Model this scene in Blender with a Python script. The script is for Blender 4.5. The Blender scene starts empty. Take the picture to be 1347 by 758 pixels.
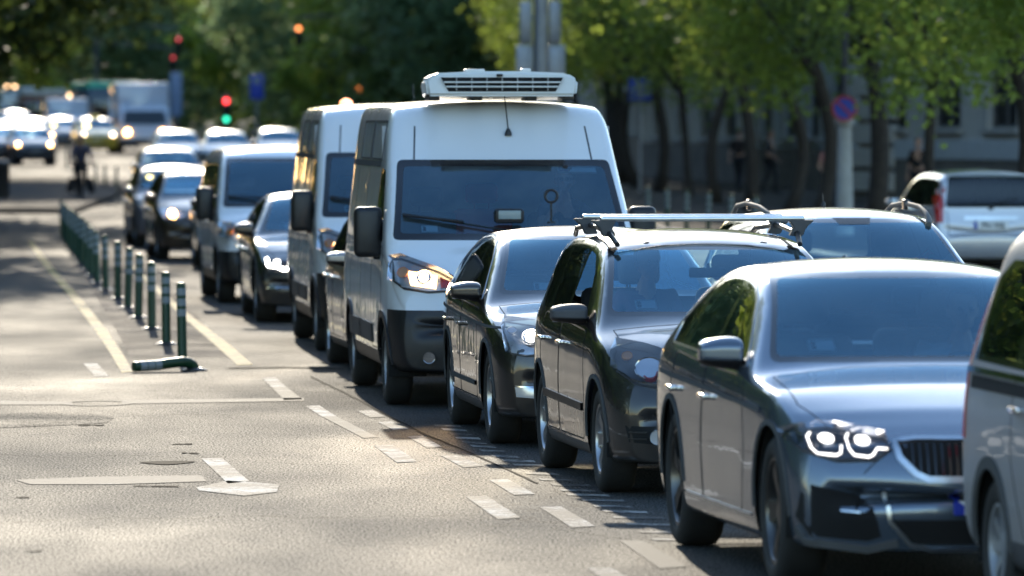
import bpy, bmesh, math, random
from math import sin, cos, tan, pi, radians, atan2, hypot, sqrt
from mathutils import Vector, Matrix, Euler, noise
from mathutils.bvhtree import BVHTree
from mathutils.geometry import delaunay_2d_cdt
random.seed(7)
sc = bpy.context.scene
COL = sc.collection

# ------------------------------------------------------------ camera, sky, sun, exposure
FPX, CX, CY, CAMH = 8200.0, 673.5, 379.0, 2.28
PITCH = math.atan((379 - 160) / FPX)
cam_d = bpy.data.cameras.new('camera'); cam = bpy.data.objects.new('camera', cam_d); COL.objects.link(cam)
cam.location = (0, 0, CAMH); cam.rotation_euler = (pi / 2 - PITCH, 0, 0)
cam_d.sensor_width = 36; cam_d.lens = FPX / 1347 * 36
cam_d.clip_start = 0.5; cam_d.clip_end = 4000
cam_d.dof.use_dof = True; cam_d.dof.focus_distance = 42.5; cam_d.dof.aperture_fstop = 3.2
sc.camera = cam

SUN_EL, SUN_AZ = radians(15), radians(-4)      # azimuth from the view axis, negative = to the left
w = bpy.data.worlds.new('World'); sc.world = w; w.use_nodes = True
nt = w.node_tree; bg = nt.nodes['Background']
sky = nt.nodes.new('ShaderNodeTexSky'); sky.sky_type = 'NISHITA'; sky.sun_disc = False
sky.sun_elevation = SUN_EL; sky.sun_rotation = SUN_AZ; sky.dust_density = 0.4; sky.air_density = 1.2; sky.ozone_density = 3.0
nt.links.new(sky.outputs[0], bg.inputs[0]); bg.inputs[1].default_value = 0.15
sd = bpy.data.lights.new('sun', 'SUN'); so = bpy.data.objects.new('sun', sd); COL.objects.link(so)
sd.energy = 2.0; sd.angle = radians(0.53); sd.color = (1.0, 0.88, 0.70)
sdir = Vector((sin(SUN_AZ) * cos(SUN_EL), cos(SUN_AZ) * cos(SUN_EL), sin(SUN_EL)))
so.rotation_euler = sdir.to_track_quat('Z', 'Y').to_euler(); so.location = (0, 0, 60)
sc.view_settings.view_transform = 'Standard'; sc.view_settings.look = 'None'
sc.view_settings.gamma = 1; sc.view_settings.exposure = 1.4
sc.view_settings.use_curve_mapping = False
cy = sc.cycles
cy.use_denoising = True; cy.use_adaptive_sampling = True; cy.adaptive_threshold = 0.02
cy.max_bounces = 7; cy.diffuse_bounces = 3; cy.glossy_bounces = 4; cy.transmission_bounces = 4
cy.transparent_max_bounces = 14; cy.caustics_reflective = False; cy.caustics_refractive = False
cy.sample_clamp_indirect = 6.0

def ZG(D):
    """the street climbs a little beyond a hundred metres"""
    if D < 110: return 0.0
    if D < 260: return .92 * ((D - 110) / 150) ** 1.7
    return .92 + (D - 260) * .0045
def G(px, py, z=0.0):
    """photo pixel -> point on the plane at height z"""
    d = Vector(((px - CX) / FPX, -(py - CY) / FPX, -1.0))
    c, s = cos(pi / 2 - PITCH), sin(pi / 2 - PITCH)
    wd = Vector((d.x, d.y * c - d.z * s, d.y * s + d.z * c))
    zz = z; p = None
    for _ in range(60):
        t = (zz - CAMH) / wd.z; p = Vector((wd.x * t, wd.y * t, zz)); zn = z + ZG(p.y)
        if abs(zn - zz) < 1e-4: break
        zz = zz + (zn - zz) * .4
    return p
def AT(px, D, z=0.0):
    """point at distance D seen in column px"""
    return Vector(((px - CX) / FPX * D, D, z + ZG(D)))

# ------------------------------------------------------------ materials
def new_mat(name):
    m = bpy.data.materials.new(name); m.use_nodes = True
    return m, m.node_tree, m.node_tree.nodes['Principled BSDF']
def noise_node(t, scale, detail=4, rough=0.55, coord='Object', stretch=None):
    tc = t.nodes.new('ShaderNodeTexCoord'); n = t.nodes.new('ShaderNodeTexNoise')
    n.inputs['Scale'].default_value = scale; n.inputs['Detail'].default_value = detail; n.inputs['Roughness'].default_value = rough
    if stretch:
        mp = t.nodes.new('ShaderNodeMapping'); mp.inputs['Scale'].default_value = stretch
        t.links.new(tc.outputs[coord], mp.inputs[0]); t.links.new(mp.outputs[0], n.inputs['Vector'])
    else: t.links.new(tc.outputs[coord], n.inputs['Vector'])
    return n
def ramp(t, src, stops):
    r = t.nodes.new('ShaderNodeValToRGB'); e = r.color_ramp.elements
    while len(e) < len(stops): e.new(0.5)
    for i, (p, c) in enumerate(stops):
        e[i].position = p; e[i].color = (c, c, c, 1) if isinstance(c, (int, float)) else (*c, 1)
    t.links.new(src, r.inputs[0]); return r
def mat(name, col, rough=0.5, metal=0.0, var=0.12, scale=6.0, bump=0.0, coat=0.0, bscale=60, emit=None, estr=0):
    m, t, b = new_mat(name)
    n = noise_node(t, scale)
    lo = tuple(c * (1 - var) for c in col); hi = tuple(min(1, c * (1 + var)) for c in col)
    r = ramp(t, n.outputs[0], [(0.3, lo), (0.7, hi)]); t.links.new(r.outputs[0], b.inputs['Base Color'])
    b.inputs['Roughness'].default_value = rough; b.inputs['Metallic'].default_value = metal
    b.inputs['Coat Weight'].default_value = coat; b.inputs['Coat Roughness'].default_value = 0.04
    if bump:
        n2 = noise_node(t, bscale, 3); bp = t.nodes.new('ShaderNodeBump'); bp.inputs['Strength'].default_value = bump
        bp.inputs['Distance'].default_value = 0.01
        t.links.new(n2.outputs[0], bp.inputs['Height']); t.links.new(bp.outputs[0], b.inputs['Normal'])
    if emit:
        b.inputs['Emission Color'].default_value = (*emit, 1); b.inputs['Emission Strength'].default_value = estr
    return m
def paint(name, col, metal=0.6, rough=0.32, dirt=0.25, coat=1.0):
    """car paint with clear coat, road dirt gathering low down, and a pale headliner on its inner face"""
    m, t, b = new_mat(name)
    n = noise_node(t, 3.0, 5)
    tc = t.nodes.new('ShaderNodeTexCoord'); sp = t.nodes.new('ShaderNodeSeparateXYZ'); t.links.new(tc.outputs['Object'], sp.inputs[0])
    mr = t.nodes.new('ShaderNodeMapRange'); mr.inputs[1].default_value = 0.15; mr.inputs[2].default_value = 0.85
    mr.inputs[3].default_value = dirt * 1.6; mr.inputs[4].default_value = dirt * 0.15
    t.links.new(sp.outputs[2], mr.inputs[0])
    mu = t.nodes.new('ShaderNodeMath'); mu.operation = 'MULTIPLY'; t.links.new(mr.outputs[0], mu.inputs[0]); t.links.new(n.outputs[0], mu.inputs[1])
    mx = t.nodes.new('ShaderNodeMix'); mx.data_type = 'RGBA'; t.links.new(mu.outputs[0], mx.inputs[0])
    mx.inputs[6].default_value = (*col, 1); mx.inputs[7].default_value = (0.16, 0.13, 0.10, 1)
    t.links.new(mx.outputs[2], b.inputs['Base Color'])
    b.inputs['Metallic'].default_value = metal
    rr = t.nodes.new('ShaderNodeMapRange'); rr.inputs[3].default_value = rough; rr.inputs[4].default_value = rough + 0.35
    t.links.new(mu.outputs[0], rr.inputs[0]); t.links.new(rr.outputs[0], b.inputs['Roughness'])
    b.inputs['Coat Weight'].default_value = coat; b.inputs['Coat Roughness'].default_value = 0.03
    n3 = noise_node(t, 1.6, 2); bp = t.nodes.new('ShaderNodeBump'); bp.inputs['Strength'].default_value = 0.25; bp.inputs['Distance'].default_value = 0.02
    t.links.new(n3.outputs[0], bp.inputs['Height']); t.links.new(bp.outputs[0], b.inputs['Coat Normal'])
    df = t.nodes.new('ShaderNodeBsdfDiffuse'); df.inputs[0].default_value = (0.10, 0.10, 0.10, 1)
    ge = t.nodes.new('ShaderNodeNewGeometry'); ms = t.nodes.new('ShaderNodeMixShader')
    out = t.nodes['Material Output']
    t.links.new(ge.outputs['Backfacing'], ms.inputs[0]); t.links.new(b.outputs[0], ms.inputs[1]); t.links.new(df.outputs[0], ms.inputs[2])
    t.links.new(ms.outputs[0], out.inputs[0])
    return m
def glass(name, tint=(0.55, 0.72, 0.78), ior=1.9, rough=0.015, dust_veil=0.012, refl=(1, 1, 1)):
    m, t, b = new_mat(name); t.nodes.remove(b); out = t.nodes['Material Output']
    tr = t.nodes.new('ShaderNodeBsdfTransparent'); tr.inputs[0].default_value = (*tint, 1)
    gl = t.nodes.new('ShaderNodeBsdfGlossy'); gl.inputs['Roughness'].default_value = rough; gl.inputs[0].default_value = (*refl, 1)
    fr = t.nodes.new('ShaderNodeFresnel'); fr.inputs[0].default_value = ior
    m1 = t.nodes.new('ShaderNodeMixShader'); t.links.new(fr.outputs[0], m1.inputs[0]); t.links.new(tr.outputs[0], m1.inputs[1]); t.links.new(gl.outputs[0], m1.inputs[2])
    df = t.nodes.new('ShaderNodeBsdfDiffuse'); df.inputs[0].default_value = (0.38, 0.46, 0.50, 1)
    n = noise_node(t, 2.5, 6); r = ramp(t, n.outputs[0], [(0.35, dust_veil * 0.3), (0.8, dust_veil)])
    m2 = t.nodes.new('ShaderNodeMixShader'); t.links.new(r.outputs[0], m2.inputs[0]); t.links.new(m1.outputs[0], m2.inputs[1]); t.links.new(df.outputs[0], m2.inputs[2])
    t.links.new(m2.outputs[0], out.inputs[0])
    return m
def glow(name, col, s):
    m, t, b = new_mat(name); b.inputs['Base Color'].default_value = (0.8, 0.8, 0.8, 1)
    b.inputs['Emission Color'].default_value = (*col, 1); b.inputs['Emission Strength'].default_value = s
    return m

M = {}
M['rubber'] = mat('tyre_rubber', (0.018, 0.018, 0.018), 0.75, bump=0.3)
M['black'] = mat('black_plastic', (0.012, 0.012, 0.014), 0.42, bump=0.15, bscale=200)
M['gloss_black'] = mat('gloss_black', (0.01, 0.01, 0.012), 0.12, coat=0.6)
M['void'] = mat('dark_cavity', (0.006, 0.006, 0.006), 0.9)
M['rail'] = mat('rail_grey', (0.12, 0.12, 0.115), 0.75)
M['trim'] = mat('grey_trim', (0.06, 0.06, 0.065), 0.6)
M['inter'] = mat('interior_grey', (0.45, 0.46, 0.47), 0.8)
M['seat'] = mat('seat_cloth', (0.11, 0.115, 0.125), 0.9, bump=0.2)
M['seatred'] = mat('red_seat_cloth', (0.45, 0.04, 0.04), 0.9)
M['chrome'] = mat('chrome', (0.75, 0.75, 0.76), 0.12, 1.0)
M['alu'] = mat('aluminium', (0.62, 0.63, 0.65), 0.3, 1.0)
M['rimlight'] = mat('silver_alloy', (0.45, 0.45, 0.46), 0.3, 0.85)
M['rimdark'] = mat('dark_alloy', (0.13, 0.125, 0.12), 0.3, 0.9)
M['brake'] = mat('brake_steel', (0.05, 0.045, 0.04), 0.55, 0.7)
M['ws'] = glass('windscreen_glass', (0.66, 0.88, 0.98), 2.15, dust_veil=.13, refl=(.42, .76, 1.0))  # milky veil and the sky's blue are put into this screen glass
M['rear'] = glass('rear_glass', (0.75, 0.88, 0.90), 1.3)
M['side'] = glass('side_glass', (0.60, 0.66, 0.66), 1.6)
M['priv'] = glass('tinted_glass', (0.28, 0.30, 0.31), 1.6)
M['lens'] = glass('lamp_lens', (0.88, 0.9, 0.92), 1.5, 0.02, 0.01)
M['reflector'] = mat('lamp_reflector', (0.62, 0.63, 0.66), 0.22, 0.55)
M['lampdark'] = mat('lamp_housing', (0.05, 0.05, 0.06), 0.25, 0.5)
M['amber'] = mat('amber_lens', (0.75, 0.25, 0.03), 0.2, 0.0, coat=0.5)
M['redlens'] = mat('red_lens', (0.45, 0.015, 0.012), 0.15, coat=0.8)
M['warm'] = glow('headlamp_warm', (1.0, 0.62, 0.25), 26)
M['white'] = glow('headlamp_white', (1.0, 0.93, 0.82), 22)
M['led'] = glow('led_white', (1.0, 0.93, 0.86), 1.7)
M['warm_soft'] = glow('headlamp_warm_reflector', (1.0, 0.60, 0.22), 3.5)
M['far_warm'] = glow('far_headlamp_warm', (1.0, 0.50, 0.14), 14)
M['far_white'] = glow('far_headlamp_white', (1.0, 0.72, 0.38), 8)
M['red'] = glow('signal_red', (1.0, 0.03, 0.03), 3.0)
M['red_dim'] = glow('signal_red_dim', (1.0, 0.04, 0.03), .8)
M['green'] = glow('signal_green', (0.02, 0.9, 0.5), 1.2)
M['orange'] = glow('signal_orange', (1.0, 0.28, 0.06), 2.0)
M['plate'] = mat('plate_white', (0.75, 0.75, 0.74), 0.4, var=0.03)
M['blue'] = mat('plate_blue', (0.01, 0.03, 0.35), 0.4, var=0.05)
M['ink'] = mat('black_ink', (0.01, 0.01, 0.01), 0.5)
M['paper'] = mat('paper_white', (0.7, 0.72, 0.72), 0.6, var=0.04)
M['skin'] = mat('skin', (0.42, 0.24, 0.17), 0.55, var=0.1, scale=20)
M['hair'] = mat('dark_hair', (0.02, 0.014, 0.01), 0.6, scale=40)
M['steel'] = mat('galvanised_steel', (0.34, 0.35, 0.37), 0.45, 0.5)

# ------------------------------------------------------------ object helpers
def link(name, me, parent=None, m=None):
    o = bpy.data.objects.new(name, me); COL.objects.link(o)
    if parent is not None: o.parent = parent
    if m is not None and not me.materials: me.materials.append(m)
    return o
def obj(name, bm, m=None, parent=None, smooth=True, angle=38):
    me = bpy.data.meshes.new(name); bm.to_mesh(me); bm.free()
    if smooth:
        me.polygons.foreach_set('use_smooth', [True] * len(me.polygons))
        if angle: me.set_sharp_from_angle(angle=radians(angle))
    return link(name, me, parent, m)
def tag(o, label, cat, group=None, kind=None):
    o['label'] = label; o['category'] = cat
    if group: o['group'] = group
    if kind: o['kind'] = kind
    return o
def struct(name, bm, m, smooth=False):
    o = obj(name, bm, m, None, smooth); o['kind'] = 'structure'; return o
def empty(name, label, cat, group=None, loc=(0, 0, 0), rz=0.0):
    o = bpy.data.objects.new(name, None); COL.objects.link(o); o.location = loc; o.rotation_euler = (0, 0, rz)
    o.empty_display_size = 0.3
    return tag(o, label, cat, group)
def copy_tree(o, parent=None):
    c = o.copy(); COL.objects.link(c)
    if parent is not None: c.parent = parent
    for ch in list(o.children): copy_tree(ch, c)
    return c

def box(bm, c, s, bev=0.0, seg=2, rot=None):
    r = bmesh.ops.create_cube(bm, size=1.0); vs = r['verts']
    for v in vs: v.co = Vector((v.co.x * s[0], v.co.y * s[1], v.co.z * s[2]))
    if bev > 0:
        es = list({e for v in vs for e in v.link_edges})
        rb = bmesh.ops.bevel(bm, geom=es, offset=bev, segments=seg, profile=0.5, affect='EDGES')
        vs = list({v for f in rb['faces'] for v in f.verts} | {v for v in vs if v.is_valid})
    mt = Matrix.Translation(Vector(c)) @ (rot.to_matrix().to_4x4() if rot else Matrix.Identity(4))
    bmesh.ops.transform(bm, matrix=mt, verts=vs)
    return vs
def tube(bm, pts, r, n=8, cap=True):
    """round tube through pts; r a number or one per point"""
    pts = [Vector(p) for p in pts]; rings = []
    up = None
    for i, p in enumerate(pts):
        a = pts[max(i - 1, 0)]; b = pts[min(i + 1, len(pts) - 1)]
        t = (b - a).normalized()
        if up is None: up = Vector((0, 0, 1)) if abs(t.z) < 0.9 else Vector((1, 0, 0))
        u = t.cross(up).normalized(); v = u.cross(t).normalized(); up = v
        rr = r[i] if isinstance(r, (list, tuple)) else r
        rings.append([bm.verts.new(p + (u * cos(2 * pi * k / n) + v * sin(2 * pi * k / n)) * rr) for k in range(n)])
    for A, B in zip(rings, rings[1:]):
        for k in range(n): bm.faces.new((A[k], A[(k + 1) % n], B[(k + 1) % n], B[k]))
    if cap:
        bm.faces.new(rings[0][::-1]); bm.faces.new(rings[-1])
def lathe(bm, prof, n=32, axis='x', c=(0, 0, 0), close=False):
    """revolve (a, r) pairs round an axis; a along the axis"""
    c = Vector(c); rings = []
    for a, r in prof:
        ring = []
        for k in range(n):
            th = 2 * pi * k / n
            if axis == 'x': p = Vector((a, r * cos(th), r * sin(th)))
            elif axis == 'y': p = Vector((r * cos(th), a, r * sin(th)))
            else: p = Vector((r * cos(th), r * sin(th), a))
            ring.append(bm.verts.new(c + p))
        rings.append(ring)
    prs = list(zip(rings, rings[1:])) + ([(rings[-1], rings[0])] if close else [])
    for A, B in prs:
        for k in range(n):
            try: bm.faces.new((A[k], A[(k + 1) % n], B[(k + 1) % n], B[k]))
            except ValueError: pass
    if not close:
        for R_ in (rings[0], rings[-1]):
            try: bm.faces.new(R_)
            except ValueError: pass
    bmesh.ops.recalc_face_normals(bm, faces=bm.faces)
def sheet(name, pts, z, m, kind='structure', label=None):
    bm = bmesh.new(); bm.faces.new([bm.verts.new((p[0], p[1], z)) for p in pts])
    bmesh.ops.recalc_face_normals(bm, faces=bm.faces)
    for f in bm.faces:
        if f.normal.z < 0: f.normal_flip()
    o = obj(name, bm, m, None, False)
    if kind: o['kind'] = kind
    return o
def subdiv(bm, lvl):
    me = bpy.data.meshes.new('tmp'); bm.to_mesh(me); o = bpy.data.objects.new('tmp', me); COL.objects.link(o)
    md = o.modifiers.new('s', 'SUBSURF'); md.levels = lvl; md.render_levels = lvl
    dg = bpy.context.evaluated_depsgraph_get(); dg.update(); ev = o.evaluated_get(dg); m2 = ev.to_mesh()
    b2 = bmesh.new(); b2.from_mesh(m2); ev.to_mesh_clear()
    bpy.data.objects.remove(o); bpy.data.meshes.remove(me); bm.free()
    return b2

# ------------------------------------------------------------ car body machinery
def itp(tab, v, smooth=False):
    if v <= tab[0][0]: return tab[0][1]
    for (a, x), (b, y) in zip(tab, tab[1:]):
        if v <= b:
            t = (v - a) / (b - a)
            if smooth: t = t * t * (3 - 2 * t)
            return x + (y - x) * t
    return tab[-1][1]

def build_shell(S, lvl=2):
    L, W = S['L'], S['w']
    knots = {p[0] for p in S['top']} | {0.0, 0.05, 0.18, 0.4, L - 0.4, L - 0.18, L - 0.05, L}
    ks = sorted(k for k in knots if 0 <= k <= L)
    ys = [ks[0]]
    for k in ks[1:]:
        if k - ys[-1] < 0.035: continue
        n = int((k - ys[-1]) / 0.42)
        a = ys[-1]
        for i in range(1, n + 1): ys.append(a + (k - a) * i / (n + 1))
        ys.append(k)
    wt = S.get('plan') or [(0, .86), (.05, .905), (.18, .95), (.4, .98), (.9, 1), (L - .9, 1), (L - .4, .975), (L - .18, .95), (L - .05, .92), (L, .88)]
    zb0 = S.get('zb', 0.2)
    def half(y):
        wy = W * itp(wt, y); top = itp(S['top'], y); belt = itp(S['belt'], y)
        zb = zb0 + itp([(0, .03), (.5, 0), (L - .6, 0), (L, .1)], y)
        cam_ = itp(S.get('camber') or [(0, .03), (1.4, .05), (2.2, .07), (L - 1, .07), (L, .04)], y)
        ze = max(top - cam_, belt + 0.012); top = max(top, ze + 0.006)
        t = ze - belt; k = S['tumble']; xs = wy * S.get('sh', 0.955); d = min(S.get('rail', .07), t * .45)
        x9 = xs - t * k - S.get('rr', 0.035)
        return [(0, zb), (wy * .78, zb), (wy * .955, zb + .012), (wy * .985, zb + .12), (wy, zb + (belt - zb) * S.get('wide', .58)), (wy * .994, belt - .09),
                (wy * .972, belt - .012), (xs, belt + min(.02, t * .35)), (xs - (t - d) * k, belt + t - d), (x9, ze), (x9 * .55, ze + (top - ze) * .78), (0, top)]
    pf, pb = S['nose'], S['tail']; cf, cb = S.get('cf', .16), S.get('cb', .10)
    def yy(x, y, z):
        f = max(0., 1 - y / S.get('nf', 1.0)); f = f * f * (3 - 2 * f)
        r = max(0., 1 - (L - y) / S.get('nr', 0.9)); r = r * r * (3 - 2 * r)
        q = min(1.1, abs(x) / W)
        return y + f * (itp(pf, z) + cf * q ** 2.6) - r * (itp(pb, z) + cb * q ** 2.6)
    bm = bmesh.new(); rings = []
    def ring(y, s):
        h = half(y); zs = [p[1] for p in h]; zm = (zs[0] + zs[-1]) / 2; pts = []
        full = h + [(-x, z) for x, z in h[-2:0:-1]]
        for x, z in full:
            x2 = x * (0.9 + .1 * s) if s < 1 else x; z2 = zm + (z - zm) * s
            pts.append(bm.verts.new((x2, yy(x2, y, z2), z2)))
        return pts
    for s in (0.02, .4, .75, .94): rings.append(ring(0, s))
    for y in ys: rings.append(ring(y, 1))
    for s in (.94, .75, .4, .02): rings.append(ring(L, s))
    n = len(rings[0])
    for A, B in zip(rings, rings[1:]):
        for k in range(n): bm.faces.new((A[k], B[k], B[(k + 1) % n], A[(k + 1) % n]))
    # seams across nose and tail
    for R_ in (rings[0], rings[-1]):
        for k in range(0, n // 2):
            a, b, c, d = R_[k], R_[k + 1], R_[(n - k - 1) % n], R_[(n - k) % n]
            vs = []
            for v in (a, b, c, d):
                if v not in vs: vs.append(v)
            if len(vs) >= 3:
                try: bm.faces.new(vs)
                except ValueError: pass
    bmesh.ops.recalc_face_normals(bm, faces=bm.faces)
    cr = bm.edges.layers.float.get('crease_edge') or bm.edges.layers.float.new('crease_edge')
    for row, val in ((6, S.get('crease', .55)), (8, .35), (9, .5)):
        for A, B in zip(rings[4:-4], rings[5:-4]):
            for k in (row, n - row):
                e = bm.edges.get((A[k], B[k]))
                if e: e[cr] = val
    return subdiv(bm, lvl)

def ccw(poly):
    a = sum(p[0] * q[1] - q[0] * p[1] for p, q in zip(poly, poly[1:] + poly[:1]))
    return list(poly) if a > 0 else list(poly)[::-1]
AX = {'x': (1, 2), 'y': (0, 2), 'z': (0, 1)}
def cut(bm, axis, poly, pred, take=True):
    """cut a convex outline out of a surface; returns the piece as a new bmesh"""
    poly = ccw(poly); i, j = AX[axis]
    lo = (min(p[0] for p in poly) - .02, min(p[1] for p in poly) - .02); hi = (max(p[0] for p in poly) + .02, max(p[1] for p in poly) + .02)
    def near(f):
        vs = [v.co for v in f.verts]
        return not (max(v[i] for v in vs) < lo[0] or min(v[i] for v in vs) > hi[0] or max(v[j] for v in vs) < lo[1] or min(v[j] for v in vs) > hi[1])
    edges = []
    for a, b in zip(poly, poly[1:] + poly[:1]):
        nn = [0, 0, 0]; nn[i] = b[1] - a[1]; nn[j] = -(b[0] - a[0]); co = [0, 0, 0]; co[i] = a[0]; co[j] = a[1]
        nv = Vector(nn)
        if nv.length < 1e-6: continue
        edges.append((Vector(co), nv.normalized()))
    fs = [f for f in bm.faces if near(f) and pred(f.calc_center_median(), f.normal)]
    for co, nv in edges:
        geom = set(fs)
        for f in fs: geom.update(f.edges); geom.update(f.verts)
        r = bmesh.ops.bisect_plane(bm, geom=list(geom), dist=1e-5, plane_co=co, plane_no=nv)
        fs = [g for g in r['geom'] if isinstance(g, bmesh.types.BMFace) and g.is_valid]
        fs = [f for f in set(fs) if (f.calc_center_median() - co).dot(nv) < 1e-5]
    if not fs: return bmesh.new()
    out = None
    if take:
        out = bmesh.new(); vm = {}
        for f in fs:
            for v in f.verts:
                if v not in vm: vm[v] = out.verts.new(v.co)
            try: out.faces.new([vm[v] for v in f.verts])
            except ValueError: pass
        out.normal_update()
    bmesh.ops.delete(bm, geom=fs, context='FACES')
    return out
def cutplanes(bm, planes, pred):
    """piece of a surface inside several half spaces (co, outward normal)"""
    fs = [f for f in bm.faces if pred(f.calc_center_median(), f.normal)]
    for co, nv in planes:
        co, nv = Vector(co), Vector(nv).normalized(); geom = set(fs)
        for f in fs: geom.update(f.edges); geom.update(f.verts)
        r = bmesh.ops.bisect_plane(bm, geom=list(geom), dist=1e-5, plane_co=co, plane_no=nv)
        fs = [g for g in r['geom'] if isinstance(g, bmesh.types.BMFace) and g.is_valid and (g.calc_center_median() - co).dot(nv) < 1e-5]
    out = bmesh.new(); vm = {}
    for f in set(fs):
        for v in f.verts:
            if v not in vm: vm[v] = out.verts.new(v.co)
        try: out.faces.new([vm[v] for v in f.verts])
        except ValueError: pass
    out.normal_update()
    bmesh.ops.delete(bm, geom=list(set(fs)), context='FACES')
    return out
def shrink(poly, d):
    """inset of a convex outline"""
    poly = ccw(poly); n = len(poly); out = []
    ln = []
    for a, b in zip(poly, poly[1:] + poly[:1]):
        t = Vector((b[0] - a[0], b[1] - a[1])).normalized(); nn = Vector((-t.y, t.x)); p = Vector(a) + nn * d; ln.append((p, t))
    for k in range(n):
        (p, t), (q, s) = ln[k - 1], ln[k]; den = t.x * s.y - t.y * s.x
        if abs(den) < 1e-4: out.append(tuple(q)); continue
        u = ((q.x - p.x) * s.y - (q.y - p.y) * s.x) / den; out.append(tuple(p + t * u))
    return out
def rnd(poly, r, n=4):
    """round the corners of a convex outline"""
    poly = ccw(poly); out = []; m = len(poly)
    for k in range(m):
        p = Vector(poly[k]); a = Vector(poly[k - 1]); b = Vector(poly[(k + 1) % m])
        u = (a - p); v = (b - p); d = min(r, u.length * .45, v.length * .45); A = p + u.normalized() * d; B = p + v.normalized() * d
        for i in range(n + 1):
            t = i / n; out.append(tuple(A * (1 - t) ** 2 + p * 2 * t * (1 - t) + B * t * t))
    return out

def shoot(bvh, view, u, v):
    """project a 2D point onto the body: view = '-x' '+x' '-y'(front) '+y'(rear) '+z'(top)"""
    s = 1 if view[0] == '+' else -1
    if view[1] == 'x': o, d = Vector((s * 4, u, v)), Vector((-s, 0, 0))
    elif view[1] == 'y': o, d = (Vector((u, -3, v)), Vector((0, 1, 0))) if s < 0 else (Vector((u, 12, v)), Vector((0, -1, 0)))
    else: o, d = Vector((u, v, 6)), Vector((0, 0, -1))
    h = bvh.ray_cast(o, d)
    if h[0] is None:
        h = bvh.find_nearest(Vector((u, 0, v)) if view[1] == 'y' and s < 0 else Vector((s * 1, u, v)) if view[1] == 'x' else Vector((u, 4.5, v)) if view[1] == 'y' else Vector((u, v, 1)))
    n = h[1]
    if n.dot(d) > 0: n = -n
    return h[0], n
def ribbon(bm, bvh, view, pts, width=0.008, off=0.0015, closed=False, step=0.04, depth=0.004):
    """a raised strip that follows an outline over the body"""
    P = [Vector(p) for p in pts]
    if closed: P.append(P[0])
    S_ = []
    for a, b in zip(P, P[1:]):
        n = max(1, int((b - a).length / step))
        for i in range(n): S_.append(a + (b - a) * i / n)
    S_.append(P[-1])
    H = [shoot(bvh, view, p.x, p.y) for p in S_]; rings = []
    for i, (p, nrm) in enumerate(H):
        a = H[max(i - 1, 0)][0]; b = H[min(i + 1, len(H) - 1)][0]
        if closed and i in (0, len(H) - 1): a, b = H[-2][0], H[1][0]
        t = b - a
        if t.length < 1e-6: t = Vector((0, 0, 1))
        s = t.normalized().cross(nrm).normalized() * width / 2
        rings.append([bm.verts.new(p + s + nrm * off), bm.verts.new(p - s + nrm * off), bm.verts.new(p - s * 1.0 - nrm * depth), bm.verts.new(p + s - nrm * depth)])
    for A, B in zip(rings, rings[1:]):
        for k in range(4):
            try: bm.faces.new((A[k], A[(k + 1) % 4], B[(k + 1) % 4], B[k]))
            except ValueError: pass
    return bm
def patch(bm, bvh, view, poly, off=0.004, grid=0.035, depth=0.012, dome=0.0):
    """a panel that follows the body inside any outline, with a skirt so that it has thickness"""
    poly = ccw(poly); pts = []
    for a, b in zip(poly, poly[1:] + poly[:1]):
        a, b = Vector(a), Vector(b); n = max(1, int((b - a).length / grid))
        pts += [a + (b - a) * i / n for i in range(n)]
    nb = len(pts)
    def inside(p):
        c = False
        for a, b in zip(poly, poly[1:] + poly[:1]):
            if (a[1] > p[1]) != (b[1] > p[1]) and p[0] < (b[0] - a[0]) * (p[1] - a[1]) / (b[1] - a[1]) + a[0]: c = not c
        return c
    x0, x1 = min(p[0] for p in poly), max(p[0] for p in poly); y0, y1 = min(p[1] for p in poly), max(p[1] for p in poly)
    gx = x0 + grid / 2
    while gx < x1:
        gy = y0 + grid / 2
        while gy < y1:
            if inside((gx, gy)) and min((p - Vector((gx, gy))).length for p in pts[:nb]) > grid * .4: pts.append(Vector((gx, gy)))
            gy += grid
        gx += grid
    edges = [(i, (i + 1) % nb) for i in range(nb)]
    vs, es, fs, ov, oe, of = delaunay_2d_cdt(pts, edges, [], 1, 1e-6)
    new = []
    for v in vs:
        p, n = shoot(bvh, view, v.x, v.y)
        k = 0
        if dome:
            dd = min((q - v).length for q in pts[:nb]); k = dome * min(1, dd / .08)
        new.append((bm.verts.new(p + n * (off + k)), p - n * depth))
    cnt = {}
    for f in fs:
        try: bm.faces.new([new[i][0] for i in f])
        except ValueError: continue
        for a, b in zip(f, f[1:] + f[:1]): cnt.setdefault((min(a, b), max(a, b)), []).append((a, b))
    low = {}
    for k, l in cnt.items():
        if len(l) == 1:
            a, b = l[0]
            for i in (a, b):
                if i not in low: low[i] = bm.verts.new(new[i][1])
            bm.faces.new((new[b][0], new[a][0], low[a], low[b]))
    bmesh.ops.recalc_face_normals(bm, faces=bm.faces)
    return bm
def mir(poly): return [(-p[0], p[1]) for p in poly]
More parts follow.
